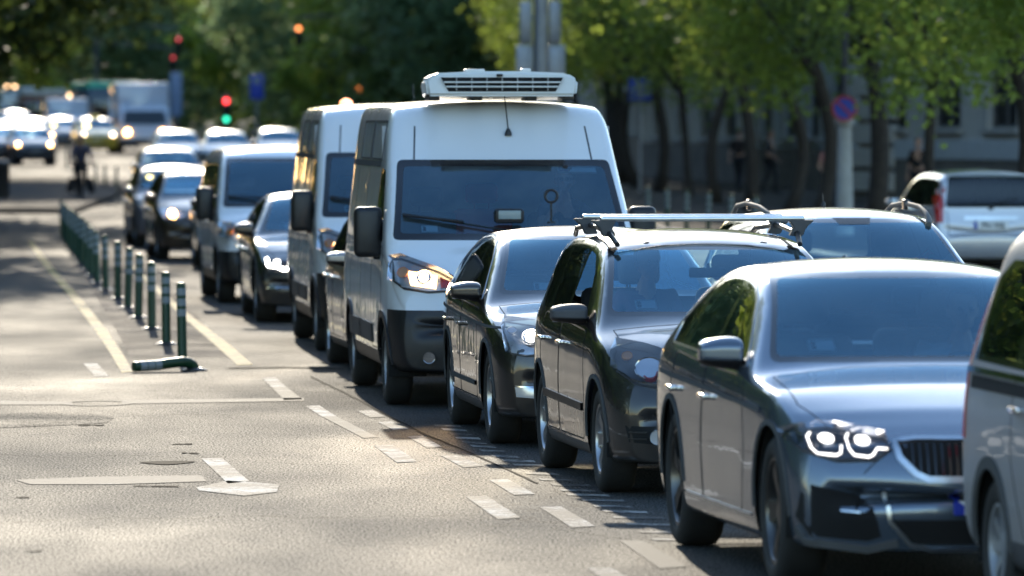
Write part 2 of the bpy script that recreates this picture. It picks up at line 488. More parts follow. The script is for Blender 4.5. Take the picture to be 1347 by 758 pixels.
# ------------------------------------------------------------ wheels, seats, mirrors
_wc = {}
def wheel_meshes(kind, R, tw, rimr, nsp, mt):
    key = (kind, R, tw)
    if key in _wc: return _wc[key]
    h = tw / 2; rr = rimr
    bm = bmesh.new()
    lathe(bm, [(-h * .86, rr), (-h * .98, rr + .02), (-h, (R + rr) / 2), (-h * .96, R - .03), (-h * .80, R - .006), (-h * .5, R), (h * .5, R), (h * .80, R - .006), (h * .96, R - .03), (h, (R + rr) / 2), (h * .98, rr + .02), (h * .86, rr)], 48, close=True)
    for gx in (-.45, -.15, .15, .45):          # tread grooves
        lathe(bm, [(h * gx - .004, R + .0005), (h * gx + .004, R + .0005)], 48) if False else None
    tyre = bpy.data.meshes.new('tyre'); bm.to_mesh(tyre); bm.free(); tyre.polygons.foreach_set('use_smooth', [True] * len(tyre.polygons)); tyre.materials.append(M['rubber'])
    bm = bmesh.new(); f = h * .80
    lathe(bm, [(-f, rr), (f * .9, rr - .02), (f, rr + .004), (f + .008, rr + .002), (f + .006, rr - .014), (f - .02, rr - .026), (-f, rr - .02)], 48, close=True)
    for k in range(nsp):                         # tapered spokes
        a = 2 * pi * k / nsp
        for dd in ((-.0,) if nsp > 7 else (-.13, .13)):
            w1, w2 = (.030, .020) if nsp <= 7 else (.030, .018)
            pr = [(.045, 0), (rr * .55, dd * .5), (rr - .012, dd)]
            rs = []
            for (r_, da), wd, xo in zip(pr, (w1, w1 * .85, w2), (f - .028, f - .012, f - .004)):
                ca = a + da; c_ = Vector((xo, r_ * cos(ca), r_ * sin(ca))); tn = Vector((0, -sin(ca), cos(ca)))
                rs.append([bm.verts.new(c_ + tn * wd), bm.verts.new(c_ - tn * wd), bm.verts.new(c_ - tn * wd * .8 + Vector((-.035, 0, 0))), bm.verts.new(c_ + tn * wd * .8 + Vector((-.035, 0, 0)))])
            for A, B in zip(rs, rs[1:]):
                for q in range(4): bm.faces.new((A[q], A[(q + 1) % 4], B[(q + 1) % 4], B[q]))
    lathe(bm, [(f - .06, .075), (f - .018, .072), (f - .012, .03), (f - .012, .004)], 24)
    bmesh.ops.recalc_face_normals(bm, faces=bm.faces)
    rim = bpy.data.meshes.new('rim'); bm.to_mesh(rim); bm.free(); rim.materials.append(mt)
    rim.polygons.foreach_set('use_smooth', [True] * len(rim.polygons)); rim.set_sharp_from_angle(angle=radians(35))
    bm = bmesh.new(); lathe(bm, [(-f * .8, .10), (-.02, .10), (-.015, rr * .74), (.008, rr * .74), (.012, .08), (.03, .06)], 32)
    hub = bpy.data.meshes.new('wheel'); bm.to_mesh(hub); bm.free(); hub.materials.append(M['brake'])
    _wc[key] = (hub, tyre, rim); return _wc[key]
def add_wheel(root, S, x, y):
    hub, tyre, rim = wheel_meshes(S.get('wk', 'a'), S['R'], S.get('tw', .215), S.get('rimr', S['R'] * .66), S.get('nsp', 5), M[S.get('rimm', 'rimlight')])
    o = link('wheel', hub, root); o.location = (x, y, S['R'])
    o.rotation_euler = (random.uniform(0, 6), 0, 0) if x > 0 else (random.uniform(0, 6), 0, pi)
    link('tyre', tyre, o); link('rim', rim, o)
    return o
_sc = {}
def seat(root, x, y, z, mt='seat', scale=1.0):
    if mt not in _sc:
        bm = bmesh.new(); box(bm, (0, 0, 0), (.5, .52, .16), .06, 3); box(bm, (0, .27, .36), (.50, .14, .64), .06, 3, Euler((radians(-14), 0, 0)))
        me = bpy.data.meshes.new('seat'); bm.to_mesh(me); bm.free(); me.materials.append(M[mt]); me.polygons.foreach_set('use_smooth', [True] * len(me.polygons))
        bm = bmesh.new(); box(bm, (0, .39, .80), (.27, .10, .17), .04, 3, Euler((radians(-8), 0, 0))); tube(bm, [(-.06, .37, .66), (-.06, .38, .76)], .007); tube(bm, [(.06, .37, .66), (.06, .38, .76)], .007)
        mh = bpy.data.meshes.new('headrest'); bm.to_mesh(mh); bm.free(); mh.materials.append(M[mt]); mh.polygons.foreach_set('use_smooth', [True] * len(mh.polygons))
        _sc[mt] = (me, mh)
    s = link('seat', _sc[mt][0], root); s.location = (x, y, z); s.scale = (scale,) * 3; link('headrest', _sc[mt][1], s)
def door_mirror(root, x, y, z, sx, S, m_shell):
    """shell, dark foot and a mirror face turned to the rear"""
    van = S.get('bigmirror')
    bm = bmesh.new()
    if van:
        box(bm, (0, 0, 0), (.23, .17, .42), .05, 3)
        for v in bm.verts:
            v.co.y += .25 * abs(v.co.x) ** 1.0 * (1 if v.co.y < 0 else 0)
        o = obj('mirror_shell', bm, M['black'], root); o.location = (x + sx * .10, y, z)
        b2 = bmesh.new(); box(b2, (sx * -.12, .02, -.20), (.16, .07, .06), .02); box(b2, (sx * -.12, .02, .08), (.14, .06, .05), .02); box(b2, (sx * -.17, .0, -.25), (.09, .13, .30), .03); obj('mirror_arm', b2, M['black'], o)
        b3 = bmesh.new(); box(b3, (0, .088, .05), (.18, .008, .26), .003); obj('mirror_glass', b3, M['chrome'], o)
        return
    W_, H_, D_ = S.get('mir', (.24, .15, .15)); W_ *= .92
    bmesh.ops.create_cube(bm, size=1)
    bmesh.ops.subdivide_edges(bm, edges=bm.edges[:], cuts=2, use_grid_fill=True)
    for v in bm.verts:
        a, b, c = v.co
        ps = 1 - .5 * max(0, -b * 2) ** 2
        taper = 1 - .34 * max(0, a * sx * 2)
        v.co = Vector((a * W_, b * D_ + .06 * abs(a * sx + .5), c * H_ * ps * taper * .92 + (.012 if c > 0 else 0) * (1 - abs(a))))
    bm = subdiv(bm, 2)
    low = cutplanes(bm, [((0, 0, -H_ * .17), (0, 0, 1))], lambda c, n: True)
    o = obj('mirror_shell', bm, m_shell, root); o.location = (x + sx * (W_ / 2 - .03), y, z)
    obj('mirror_cover', low, M['black'], o)
    b2 = bmesh.new(); tube(b2, [(sx * -(W_ / 2 + .10), .02, -H_ * .36), (sx * -(W_ * .3), .02, -H_ * .30), (sx * -(W_ * .1), .02, -H_ * .25)], [.035, .03, .025], 10)
    obj('mirror_arm', b2, M['black'], o)
    b3 = bmesh.new(); box(b3, (0, D_ * .5 + .03, 0), (W_ * .84, .006, H_ * .78), .002); obj('mirror_glass', b3, M['chrome'], o)

# ------------------------------------------------------------ one builder for every vehicle
def place(root, S, xf, yf, xr):
    """put a vehicle so that its camera-left front tyre stands on photo point (xf, yf) and the rear one in column xr"""
    F = G(xf, yf); lo, hi = radians(-3), radians(20)
    for _ in range(40):
        a = (lo + hi) / 2; X = F.x - S['wb'] * sin(a); D = F.y + S['wb'] * cos(a)
        if CX + FPX * X / D > xr: lo = a
        else: hi = a
    set_at(root, S, F, a)
def set_at(root, S, F, a):
    lx, ly = -S['w'] + .02, S['fa']
    root.location = (F.x - (lx * cos(a) - ly * sin(a)), F.y - (lx * sin(a) + ly * cos(a)), ZG(F.y + 2)); root.rotation_euler = (0, 0, a)

def vehicle(S, name, label, cat, group, detail=2):
    root = empty(name, label, cat, group)
    W, L, fa, wb, R = S['w'], S['L'], S['fa'], S['wb'], S['R']
    pm = S['paint']; bm = build_shell(S, detail if detail else 1)
    bvh = BVHTree.FromBMesh(bm); S['bvh'] = bvh
    side = lambda sx: (lambda c, n: c.x * sx > W * .35 and n.x * sx > .28)
    ra = R + S.get('archgap', .055)
    for yc in (fa, fa + wb):
        for sx in (-1, 1):
            circ = [(yc + ra * cos(2 * pi * k / 28), R + ra * sin(2 * pi * k / 28)) for k in range(28)]
            cut(bm, 'x', circ, lambda c, n, sx=sx: c.x * sx > W - .30, take=False)
            b = bmesh.new(); rings = []
            xo, xi = (W - .035) * sx, (W - .34) * sx
            for k in range(25):
                th = pi * 1.16 * k / 24 - pi * .08
                rings.append([b.verts.new((xx, yc + ra * cos(th), R + ra * sin(th))) for xx in (xo, xi)])
            cc = b.verts.new((xi, yc, R))
            for A, B in zip(rings, rings[1:]): b.faces.new((A[0], A[1], B[1], B[0])); b.faces.new((A[1], cc, B[1]))
            obj('wheel_arch', b, M['void'], root)
            if detail > 1 or S.get('clad'):
                b = bmesh.new(); pl = []
                for k in range(25):
                    th = pi * k / 24; z = R + (ra + .008) * sin(th)
                    pl.append((yc + (ra + .008) * cos(th), max(z, S.get('zb', .2) + .05)))
                ribbon(b, bvh, '+x' if sx > 0 else '-x', pl, S.get('lipw', .028), S.get('lipo', .008))
                obj('wheel_arch_lip', b, M[S['clad']] if S.get('clad') else pm, root)
    ext = lambda mod: None
    # windscreen and rear window: a black printed band with the clear pane inside it
    if S.get('ws'):
        y0, y1 = S['wsy']; pr = lambda c, n: y0 < c.y < y1 and n.y < -.12
        outer = rnd(S['ws'], .05); frame = cut(bm, 'y', outer, pr)
        inner = cut(frame, 'y', rnd(shrink(S['ws'], S.get('frit', .028)), .04), lambda c, n: True)
        o = obj('windscreen', inner, M['ws'], root, angle=0); obj('windscreen_frame', frame, M['gloss_black'], o)
    if S.get('rw'):
        y0, y1 = S['rwy']; pr = lambda c, n: y0 < c.y < y1 and n.y > .12
        outer = rnd(S['rw'], .06); frame = cut(bm, 'y', outer, pr)
        inner = cut(frame, 'y', rnd(shrink(S['rw'], .03), .04), lambda c, n: True)
        o = obj('rear_window', inner, M[S.get('rwm', 'rear')], root, angle=0); obj('rear_window_frame', frame, M['gloss_black'], o)
    for sx in (-1, 1):
        if S.get('dlo'):
            for dl, panes in S['dlo']:
                frame = cut(bm, 'x', rnd(dl, .03, 2), side(sx)); pieces = []
                for poly, gm in panes:
                    if S.get('openwin') == sx and gm == 'side': cut(frame, 'x', rnd(poly, .04, 3), side(sx), take=False); continue
                    pieces.append((cut(frame, 'x', rnd(poly, .04, 3), side(sx)), gm))
                fo = obj('window_frame', frame, M['gloss_black'], root)
                for pb, gm in pieces: obj('side_window', pb, M[gm], fo, angle=0)
                if S.get('dlochrome'):
                    b = bmesh.new(); ribbon(b, bvh, '+x' if sx > 0 else '-x', rnd(dl, .03, 2), .014, .004, True); obj('window_trim', b, M[S['dlochrome']], fo)
        for poly in S.get('doors', []):
            d = cut(bm, 'x', rnd(poly, .05, 3), side(sx))
            if not d.faces: continue
            do = obj(S.get('doorname', 'door'), d, pm, root)
            b = bmesh.new(); ribbon(b, bvh, '+x' if sx > 0 else '-x', rnd(poly, .05, 3), .009, .0012, True); obj('door_gap', b, M['void'], do)
            hx = S.get('handlez'); ys_ = [p[0] for p in poly]
            if hx:
                hy = max(ys_) - .17; p, n = shoot(bvh, '+x' if sx > 0 else '-x', hy, hx)
                b = bmesh.new(); box(b, (sx * .028, 0, 0), (.022, .19, .03), .009, 2); box(b, (sx * .012, .07, 0), (.03, .03, .026), .006); box(b, (sx * .012, -.07, 0), (.03, .03, .026), .006)
                h = obj('door_handle', b, M[S.get('handlem', 'chrome')] if S.get('handlem') != 'paint' else pm, do); h.location = p
    # bonnet and bumpers are panels of their own
    if S.get('hood'):
        hd = cut(bm, 'z', S['hood'], lambda c, n: n.z > .35 and c.y < S['wsy'][0] + .25 and c.z > S.get('hoodz', .55))
        if hd.faces:
            ho = obj('bonnet', hd, pm, root); b = bmesh.new(); ribbon(b, bvh, '+z', S['hood'], .006, .0008, True); obj('bonnet_gap', b, M['void'], ho)
    if S.get('bumpz'):
        bp = cutplanes(bm, [((0, fa - ra * .80, 0), (0, 1, 0)), ((0, 0, S['bumpz']), (0, 0, 1))], lambda c, n: c.y < fa)
        S['bump'] = obj('front_bumper', bp, M[S['bumpm']] if S.get('bumpm') else pm, root)
        yr = fa + wb + ra * .80
        bp = cutplanes(bm, [((0, yr, 0), (0, -1, 0)), ((0, 0, S.get('rbumpz', S['bumpz'])), (0, 0, 1))], lambda c, n: c.y > fa + wb)
        obj('rear_bumper', bp, M[S['bumpm']] if S.get('bumpm') else pm, root)
    sill = S.get('zb', .2) + S.get('sillh', .10)
    sl = cutplanes(bm, [((0, fa, 0), (0, -1, 0)), ((0, fa + wb, 0), (0, 1, 0)), ((0, 0, sill), (0, 0, 1))], lambda c, n: n.z > -2)
    obj('sill', sl, M[S.get('sillm', 'trim')] if S.get('sillm') != 'paint' else pm, root)
    obj(S.get('bodyname', 'body'), bm, pm, root)
    for y in (fa, fa + wb):
        for sx in (-1, 1): add_wheel(root, S, sx * (W - .03 - S.get('tw', .215) / 2), y)
    # inside: tub, dashboard, steering wheel, seats
    it = S.get('inside')
    if it:
        b = bmesh.new(); ya, yb, zf, zt = it['tub']; hw = W - .16
        v = [b.verts.new(p) for p in ((-hw, ya, zf), (hw, ya, zf), (hw, yb, zf), (-hw, yb, zf), (-hw, ya, zt), (hw, ya, zt), (hw, yb, zt), (-hw, yb, zt))]
        for q in ((0, 1, 2, 3), (0, 1, 5, 4), (1, 2, 6, 5), (2, 3, 7, 6), (3, 0, 4, 7)): b.faces.new([v[i] for i in q])
        if it.get('wall'):
            box(b, (0, it['wall'], 1.35), (W * 1.8, .04, 1.9))
        if it.get('shelf'):
            y_, z_ = it['shelf']; box(b, (0, y_, z_), (W * 1.45, .5, .03), .01)
        obj('cabin_lining', b, M['inter'], root, False)
        dy, dz = it['dash']; dy += .10; dz -= .05
        b = bmesh.new(); box(b, (0, dy, dz - .12), (W * 1.55, .45, .24), .06, 3); box(b, (.37 * it.get('sp', 1), dy + .12, dz + .0), (.34, .16, .08), .03, 3)
        obj('dashboard', b, M['inter'], root)
        b = bmesh.new(); ang = it.get('sw', 60); c0 = Vector((.37 * it.get('sp', 1), dy + .42, dz - .03)); pts = []
        rt = Euler((radians(ang), 0, 0)).to_matrix()
        for k in range(25): pts.append(c0 + rt @ Vector((.185 * cos(2 * pi * k / 24), .185 * sin(2 * pi * k / 24), 0)))
        tube(b, pts, .014, 8, False)
        for k in (0, 8, 16): tube(b, [c0, pts[k]], .012, 6)
        tube(b, [c0, c0 + Vector((0, -.3, -.08))], .03, 8)
        obj('steering_wheel', b, M['black'], root)
        for (x, y, z, mt_) in it['seats']: seat(root, x, y, z, mt_)
        if it.get('rvm'):
            y_, z_ = it['rvm']; y_ += .16; z_ -= .04; b = bmesh.new(); box(b, (0, y_, z_), (.24, .03, .065), .015, 2); tube(b, [(0, y_ - .02, z_ + .02), (0, y_ - .03, z_ + .06)], .012, 6); obj('interior_mirror', b, M['black'], root)
        if it.get('sticker'):
            u, v_ = it['sticker']; b = bmesh.new(); patch(b, bvh, '-y', [(u, v_), (u + .13, v_ + .002), (u + .13, v_ + .052), (u, v_ + .05)], -.012, .05, .002); so_ = obj('windscreen_sticker', b, M['paper'], root)
            b = bmesh.new(); patch(b, bvh, '-y', [(u + .012, v_ + .012), (u + .035, v_ + .012), (u + .035, v_ + .04), (u + .012, v_ + .04)], -.0105, .05, .001); obj('sticker_mark', b, M['ink'], so_)
    for sx in (-1, 1):
        mx, my, mz = S['mirpos']; door_mirror(root, sx * mx, my, mz, sx, S, M[S['mirm']] if S.get('mirm') else pm)
    # wiper
    if detail > 1 and S.get('wiper'):
        (u0, v0), (u1, v1) = S['wiper']; b = bmesh.new(); pts = []
        for i in range(13):
            t = i / 12; p, n = shoot(bvh, '-y', u0 + (u1 - u0) * t, v0 + (v1 - v0) * t); pts.append(p + n * .022)
        tube(b, pts, .009, 6); tube(b, [pts[0] + Vector((0, -.02, -.01)), pts[6] + Vector((0, -.02, .015))], .013, 6)
        obj('wiper', b, M['black'], root)
    return root

def part_patch(name, S, view, poly, m, parent, off=.004, **k):
    b = bmesh.new(); patch(b, S['bvh'], view, poly, off, **k); return obj(name, b, m, parent, angle=50)
def part_line(name, S, view, pts, m, parent, width, off=.004, closed=False, depth=.006):
    b = bmesh.new(); ribbon(b, S['bvh'], view, pts, width, off, closed, .03, depth); return obj(name, b, m, parent, angle=50)
def circ(cx, cy_, rx, ry=None, n=20): ry = ry or rx; return [(cx + rx * cos(2 * pi * k / n), cy_ + ry * sin(2 * pi * k / n)) for k in range(n)]
def lamp_bowl(S, view, u, v, r, m_in, m_bulb, parent, depth=.05, name='reflector', out=0.0, bulb=.42):
    """a round reflector bowl with a bulb, sunk behind the lens"""
    p, n = shoot(S['bvh'], view, u, v); b = bmesh.new(); d = Vector((0, -1, 0)) if view == '-y' else Vector((0, 1, 0))
    depth = min(depth, r * .5); lathe(b, [(0, r), (-.006, r * 1.06), (.004, r * 1.1), (depth * .5, r * .8), (depth, r * .35), (depth, .002)], 24, 'y')
    if n.dot(d) < 0: n = -n
    ax = (n * .65 + d * .35).normalized(); o = obj(name, b, m_in, parent); o.location = p + ax * (.010 + depth); o.rotation_euler = ax.to_track_quat('-Y', 'Z').to_euler()
    if m_bulb:
        b = bmesh.new(); bmesh.ops.create_uvsphere(b, u_segments=14, v_segments=10, radius=r * bulb)
        k = obj('bulb', b, m_bulb, o); k.location = (0, depth * .15, 0)
    return o
def text_obj(name, s, size, m, parent, loc, rot, bold=0.0):
    cu = bpy.data.curves.new(name, 'FONT'); cu.body = s; cu.size = size; cu.align_x = 'CENTER'; cu.align_y = 'CENTER'; cu.extrude = .001; cu.offset = bold
    o = bpy.data.objects.new(name, cu); COL.objects.link(o)
    dg = bpy.context.evaluated_depsgraph_get(); me = bpy.data.meshes.new_from_object(o.evaluated_get(dg)); bpy.data.objects.remove(o)
    t = link(name, me, parent); me.materials.clear(); me.materials.append(m); t.location = loc; t.rotation_euler = rot
    return t
def headlight_beam(parent, loc, energy, col, tilt=2.5):
    l = bpy.data.lights.new('beam', 'SPOT'); l.energy = energy; l.color = col; l.spot_size = radians(42); l.spot_blend = .6; l.shadow_soft_size = .05
    o = bpy.data.objects.new('beam', l); COL.objects.link(o); o.parent = parent; o.location = loc; o.rotation_euler = (radians(90 - tilt), 0, pi)
    return o
# ------------------------------------------------------------ the vehicles
CARS_LANE = 'vehicles queueing in the nearest lane'
def sub(n): return None
# --- grey saloon, nearest
P_bmw = paint('blue_grey_metallic', (0.13, 0.165, 0.215), 0.65, 0.25, .06)
BMW = dict(L=4.94, w=.935, fa=.86, wb=2.975, R=.345, tw=.24, rimr=.245, nsp=5, rimm='rimdark', wk='bmw', zb=.17, tumble=.50, rr=.03, paint=P_bmw,
    top=[(0, .70), (.1, .765), (.3, .83), (.8, .915), (1.3, .965), (1.5, .99), (1.62, 1.045), (2.02, 1.26), (2.28, 1.375), (2.45, 1.425), (2.75, 1.462), (3.1, 1.47), (3.45, 1.445), (3.8, 1.37), (4.2, 1.20), (4.4, 1.13), (4.75, 1.12), (4.94, 1.08)],
    belt=[(0, .63), (.2, .74), (.6, .84), (1.0, .89), (1.5, .925), (2.5, .955), (3.6, .985), (4.3, 1.0), (4.94, .93)],
    camber=[(0, .02), (.5, .035), (1.4, .045), (1.6, .03), (2.2, .035), (2.6, .05), (3.4, .05), (4.2, .03), (4.94, .03)],
    nose=[(.1, .12), (.2, .03), (.35, .0), (.5, .0), (.6, .03), (.68, .07), (.76, .14)], tail=[(.2, .12), (.4, .02), (.6, 0), (.9, .05), (1.1, .12)], cf=.30, cb=.2, nf=1.0,
    plan=[(0, .90), (.05, .93), (.18, .955), (.4, .975), (.9, .99), (1.6, 1), (4.0, 1), (4.54, .975), (4.76, .95), (4.89, .92), (4.94, .88)],
    ws=[(-.785, 1.0), (.785, 1.0), (.625, 1.405), (-.625, 1.405)], wsy=(1.4, 2.6), rw=[(-.62, 1.15), (.62, 1.15), (.5, 1.38), (-.5, 1.38)], rwy=(3.5, 4.5),
    dlo=[([(1.72, .975), (2.28, 1.275), (2.62, 1.375), (3.1, 1.39), (3.5, 1.355), (4.02, 1.13), (4.0, 1.02)],
          [([(1.92, 1.0), (2.34, 1.265), (2.64, 1.345), (2.72, 1.35), (2.72, 1.01)], 'side'), ([(2.80, 1.01), (2.80, 1.355), (3.1, 1.36), (3.42, 1.335), (3.52, 1.29), (3.52, 1.03)], 'priv'), ([(3.58, 1.04), (3.58, 1.27), (3.92, 1.13), (3.9, 1.05)], 'priv')])], dlochrome='alu',
    doors=[[(1.62, .30), (1.50, .62), (1.62, .93), (2.74, .95), (2.80, .6), (2.80, .30)], [(2.83, .30), (2.83, .6), (2.77, .95), (3.72, .985), (3.86, .75), (3.50, .30)]], handlez=.80,
    hood=[(-.62, .12), (.62, .12), (.80, .7), (.80, 1.38), (.4, 1.46), (-.4, 1.46), (-.80, 1.38), (-.80, .7)], bumpz=.60, sillm='paint',
    mirpos=(.90, 1.88, 1.03), mir=(.235, .16, .135),
    inside=dict(tub=(1.3, 4.2, .25, .86), dash=(1.72, .93), seats=[(-.38, 2.45, .42, 'seat'), (.38, 2.45, .42, 'seat'), (-.4, 3.35, .42, 'seat'), (.4, 3.35, .42, 'seat')], rvm=(2.18, 1.27), sticker=(-.56, 1.055), shelf=(3.95, 1.0)))
v = vehicle(BMW, 'saloon_car', 'blue-grey metallic saloon with ringed led headlights, nearest and largest car in the queue', 'car', CARS_LANE)
place(v, BMW, 1011, 771, 885); saloon = v; v.scale = (1, 1, 1.07)
for s in (-1, 1):
    hl = [(s * .875, .69), (s * .885, .725), (s * .72, .745), (s * .47, .70), (s * .455, .66), (s * .52, .61), (s * .70, .605), (s * .84, .645)]
    h = part_patch('headlight', BMW, '-y', hl, M['lampdark'], v, .003, dome=.0)
    for k, (a0, pts) in enumerate([(0, [(.795, .722), (.812, .705), (.806, .66), (.785, .637), (.70, .630), (.680, .640), (.675, .672)]), (1, [(.630, .720), (.646, .703), (.640, .658), (.620, .632), (.555, .624), (.532, .634), (.512, .662), (.465, .660)])]):
        part_line('running_light', BMW, '-y', [(s * a, b) for a, b in pts], M['led'], h, .0065, .012)
    for (u, vv) in ((.735, .700), (.575, .694)): part_patch('projector', BMW, '-y', circ(s * u, vv, .034, .017, 14), M['led'], h, .012, grid=.02)
    part_patch('lamp_lens', BMW, '-y', hl, M['lens'], h, .05, depth=-.0)
    part_line('lamp_rim', BMW, '-y', hl, M['trim'], h, .012, .008, True)
    part_patch('air_intake', BMW, '-y', [(s * .86, .46), (s * .82, .50), (s * .60, .455), (s * .54, .40), (s * .50, .27), (s * .56, .25), (s * .82, .27), (s * .87, .35)], M['void'], v, .003)
    part_line('fog_trim', BMW, '-y', [(s * .69, .385), (s * .60, .378)], M['alu'], v, .008, .008)
    part_line('bumper_lip', BMW, '-y', [(s * .86, .30), (s * .83, .245), (s * .56, .215), (s * .42, .245)], P_bmw, v, .035, .018)
    kd = [(s * .025, .665), (s * .05, .70), (s * .33, .70), (s * .43, .69), (s * .41, .62), (s * .34, .55), (s * .28, .525), (s * .06, .525), (s * .025, .55)]
    g = part_patch('grille', BMW, '-y', kd, M['void'], v, .004)
    part_line('grille_surround', BMW, '-y', kd, M['alu'], g, .030, .016, True)
    b = bmesh.new()
    for k in range(9): ribbon(b, BMW['bvh'], '-y', [(s * (.07 + k * .035), .54), (s * (.07 + k * .035), .685)], .008, .010)
    obj('grille_bars', b, M['gloss_black'], g)
low = [(-.36, .43), (.36, .43), (.345, .34), (.25, .235), (.15, .215), (-.15, .215), (-.25, .235), (-.345, .34)]
g = part_patch('lower_grille', BMW, '-y', [(-.45, .345), (.45, .345), (.36, .235), (-.36, .235)], M['void'], v, .004)
part_line('lower_grille_trim', BMW, '-y', [(-.48, .47), (-.46, .34), (-.36, .235), (-.26, .212), (.26, .212), (.36, .235), (.46, .34), (.48, .47)], M['alu'], g, .02, .012)
pl = part_patch('number_plate', BMW, '-y', [(-.16, .37), (.36, .37), (.36, .48), (-.16, .48)], M['plate'], v, .015)
part_patch('plate_band', BMW, '-y', [(-.16, .37), (-.11, .37), (-.11, .48), (-.16, .48)], M['blue'], pl, .018)
for s in ('-x', '+x'): part_line('body_crease', BMW, s, [(1.1, .80), (2.5, .835), (4.3, .87)], P_bmw, v, .022, .004); part_line('sill_trim', BMW, s, [(1.35, .30), (3.35, .30)], M['alu'], v, .012, .006)
b = bmesh.new(); lathe(b, [(0, .022), (.03, .02), (.06, .008)], 16, 'z'); bmesh.ops.transform(b, matrix=Matrix.Scale(2.2, 4, (0, 1, 0)), verts=b.verts); o = obj('roof_aerial', b, P_bmw, v); o.location = (0, 3.7, 1.40)

# --- black people carrier with roof bars
P_op = paint('black_metallic', (0.012, 0.013, 0.016), 0.3, 0.22, .35)
OPEL = dict(L=4.48, w=.89, fa=.90, wb=2.70, R=.325, tw=.215, rimr=.215, nsp=7, wk='opel', zb=.18, tumble=.36, rr=.03, paint=P_op,
    top=[(0, .74), (.08, .80), (.25, .87), (.6, .95), (.95, 1.01), (1.12, 1.05), (1.3, 1.13), (1.65, 1.33), (1.9, 1.455), (2.1, 1.53), (2.4, 1.575), (2.9, 1.595), (3.6, 1.575), (4.0, 1.53), (4.15, 1.42), (4.35, 1.10), (4.48, .98)],
    belt=[(0, .66), (.25, .80), (.7, .90), (1.1, .945), (2.5, .985), (3.6, 1.02), (4.3, 1.03), (4.48, .95)],
    camber=[(0, .03), (.5, .05), (1.1, .055), (1.3, .035), (1.8, .04), (2.2, .06), (3.8, .06), (4.2, .03), (4.48, .03)],
    nose=[(.1, .1), (.2, .03), (.4, 0), (.55, .0), (.68, .05), (.8, .13)], tail=[(.2, .1), (.4, 0), (.6, 0), (1.0, .08)], cf=.30, cb=.15, nf=.9,
    ws=[(-.755, 1.07), (.755, 1.07), (.62, 1.495), (-.62, 1.495)], wsy=(1.1, 2.25), rw=[(-.6, 1.08), (.6, 1.08), (.54, 1.48), (-.54, 1.48)], rwy=(3.9, 4.5),
    dlo=[([(1.55, 1.03), (1.98, 1.35), (2.25, 1.46), (2.7, 1.50), (3.6, 1.495), (3.98, 1.45), (4.12, 1.08), (3.9, 1.07)],
          [([(1.72, 1.06), (2.03, 1.335), (2.27, 1.43), (2.52, 1.455), (2.52, 1.06)], 'side'), ([(2.60, 1.06), (2.60, 1.46), (3.3, 1.465), (3.3, 1.075)], 'priv'), ([(3.38, 1.09), (3.38, 1.46), (3.90, 1.42), (4.0, 1.11)], 'priv')])],
    doors=[[(1.42, .30), (1.36, .6), (1.45, .97), (2.54, 1.01), (2.57, .6), (2.57, .30)], [(2.60, .30), (2.60, .6), (2.57, 1.01), (3.42, 1.04), (3.50, .80), (3.22, .30)]], handlez=.87, handlem='chrome',
    hood=[(-.56, .10), (.56, .10), (.72, .55), (.74, 1.05), (-.74, 1.05), (-.72, .55)], bumpz=.62,
    mirpos=(.86, 1.62, 1.07), mir=(.24, .13, .16), mirm='trim', openwin=-1,
    inside=dict(tub=(1.0, 3.95, .3, .92), dash=(1.40, 1.0), seats=[(-.37, 2.15, .52, 'seat'), (.37, 2.15, .52, 'seat'), (-.38, 3.05, .52, 'seat'), (.38, 3.05, .52, 'seat')], rvm=(1.88, 1.36), sticker=(-.56, 1.12)))
v = vehicle(OPEL, 'estate_car', 'black estate car with silver roof bars and unlit round-eyed headlights', 'car', CARS_LANE)
place(v, OPEL, 784, 647, 711); carrier = v
for s in (-1, 1):
    hl = [(s * .80, .84), (s * .77, .90), (s * .62, .875), (s * .38, .80), (s * .33, .745), (s * .36, .69), (s * .58, .665), (s * .72, .69), (s * .80, .76)]
    h = part_patch('headlight', OPEL, '-y', hl, M['trim'], v, .003)
    lamp_bowl(OPEL, '-y', s * .63, .755, .078, M['chrome'], None, h, .05, out=-.01)
    lamp_bowl(OPEL, '-y', s * .45, .735, .060, M['chrome'], None, h, .05, out=-.01)
    lamp_bowl(OPEL, '-y', s * .73, .835, .032, M['amber'], None, h, .03, out=-.01, name='indicator')
    for u, z_ in ((.63, .755), (.45, .735)): part_line('red_reflection_ring', OPEL, '-y', circ(s * u, z_, .05, n=16), M['redlens'], h, .010, .03, True)  # reddish reflections in the unlit lamps, painted in as red rings
    part_patch('lamp_lens', OPEL, '-y', hl, M['lens'], h, .065, depth=0)
    part_line('lamp_rim', OPEL, '-y', hl, M['trim'], h, .010, .006, True)
    part_patch('fog_recess', OPEL, '-y', [(s * .78, .44), (s * .48, .43), (s * .50, .32), (s * .76, .34)], M['void'], v, .003)
    lamp_bowl(OPEL, '-y', s * .60, .375, .042, M['reflector'], None, v, .03, name='fog_lamp')
    b = bmesh.new()
    for z_ in (.36, .40): ribbon(b, OPEL['bvh'], '-y', [(s * .76, z_), (s * .66, z_)], .008, .01)
    obj('fog_bars', b, M['black'], v)
g = part_patch('grille', OPEL, '-y', [(-.27, .76), (.27, .76), (.24, .66), (-.24, .66)], M['void'], v, .004); part_line('grille_bar', OPEL, '-y', [(-.27, .735), (.27, .735)], M['chrome'], g, .03, .012)
part_patch('lower_grille', OPEL, '-y', [(-.42, .42), (.42, .42), (.38, .28), (-.38, .28)], M['void'], v, .004)
pl = part_patch('number_plate', OPEL, '-y', [(-.26, .48), (.26, .48), (.26, .59), (-.26, .59)], M['plate'], v, .012)
for s in ('-x', '+x'): part_line('door_moulding', OPEL, s, [(1.45, .50), (3.30, .52)], M['black'], v, .05, .010)
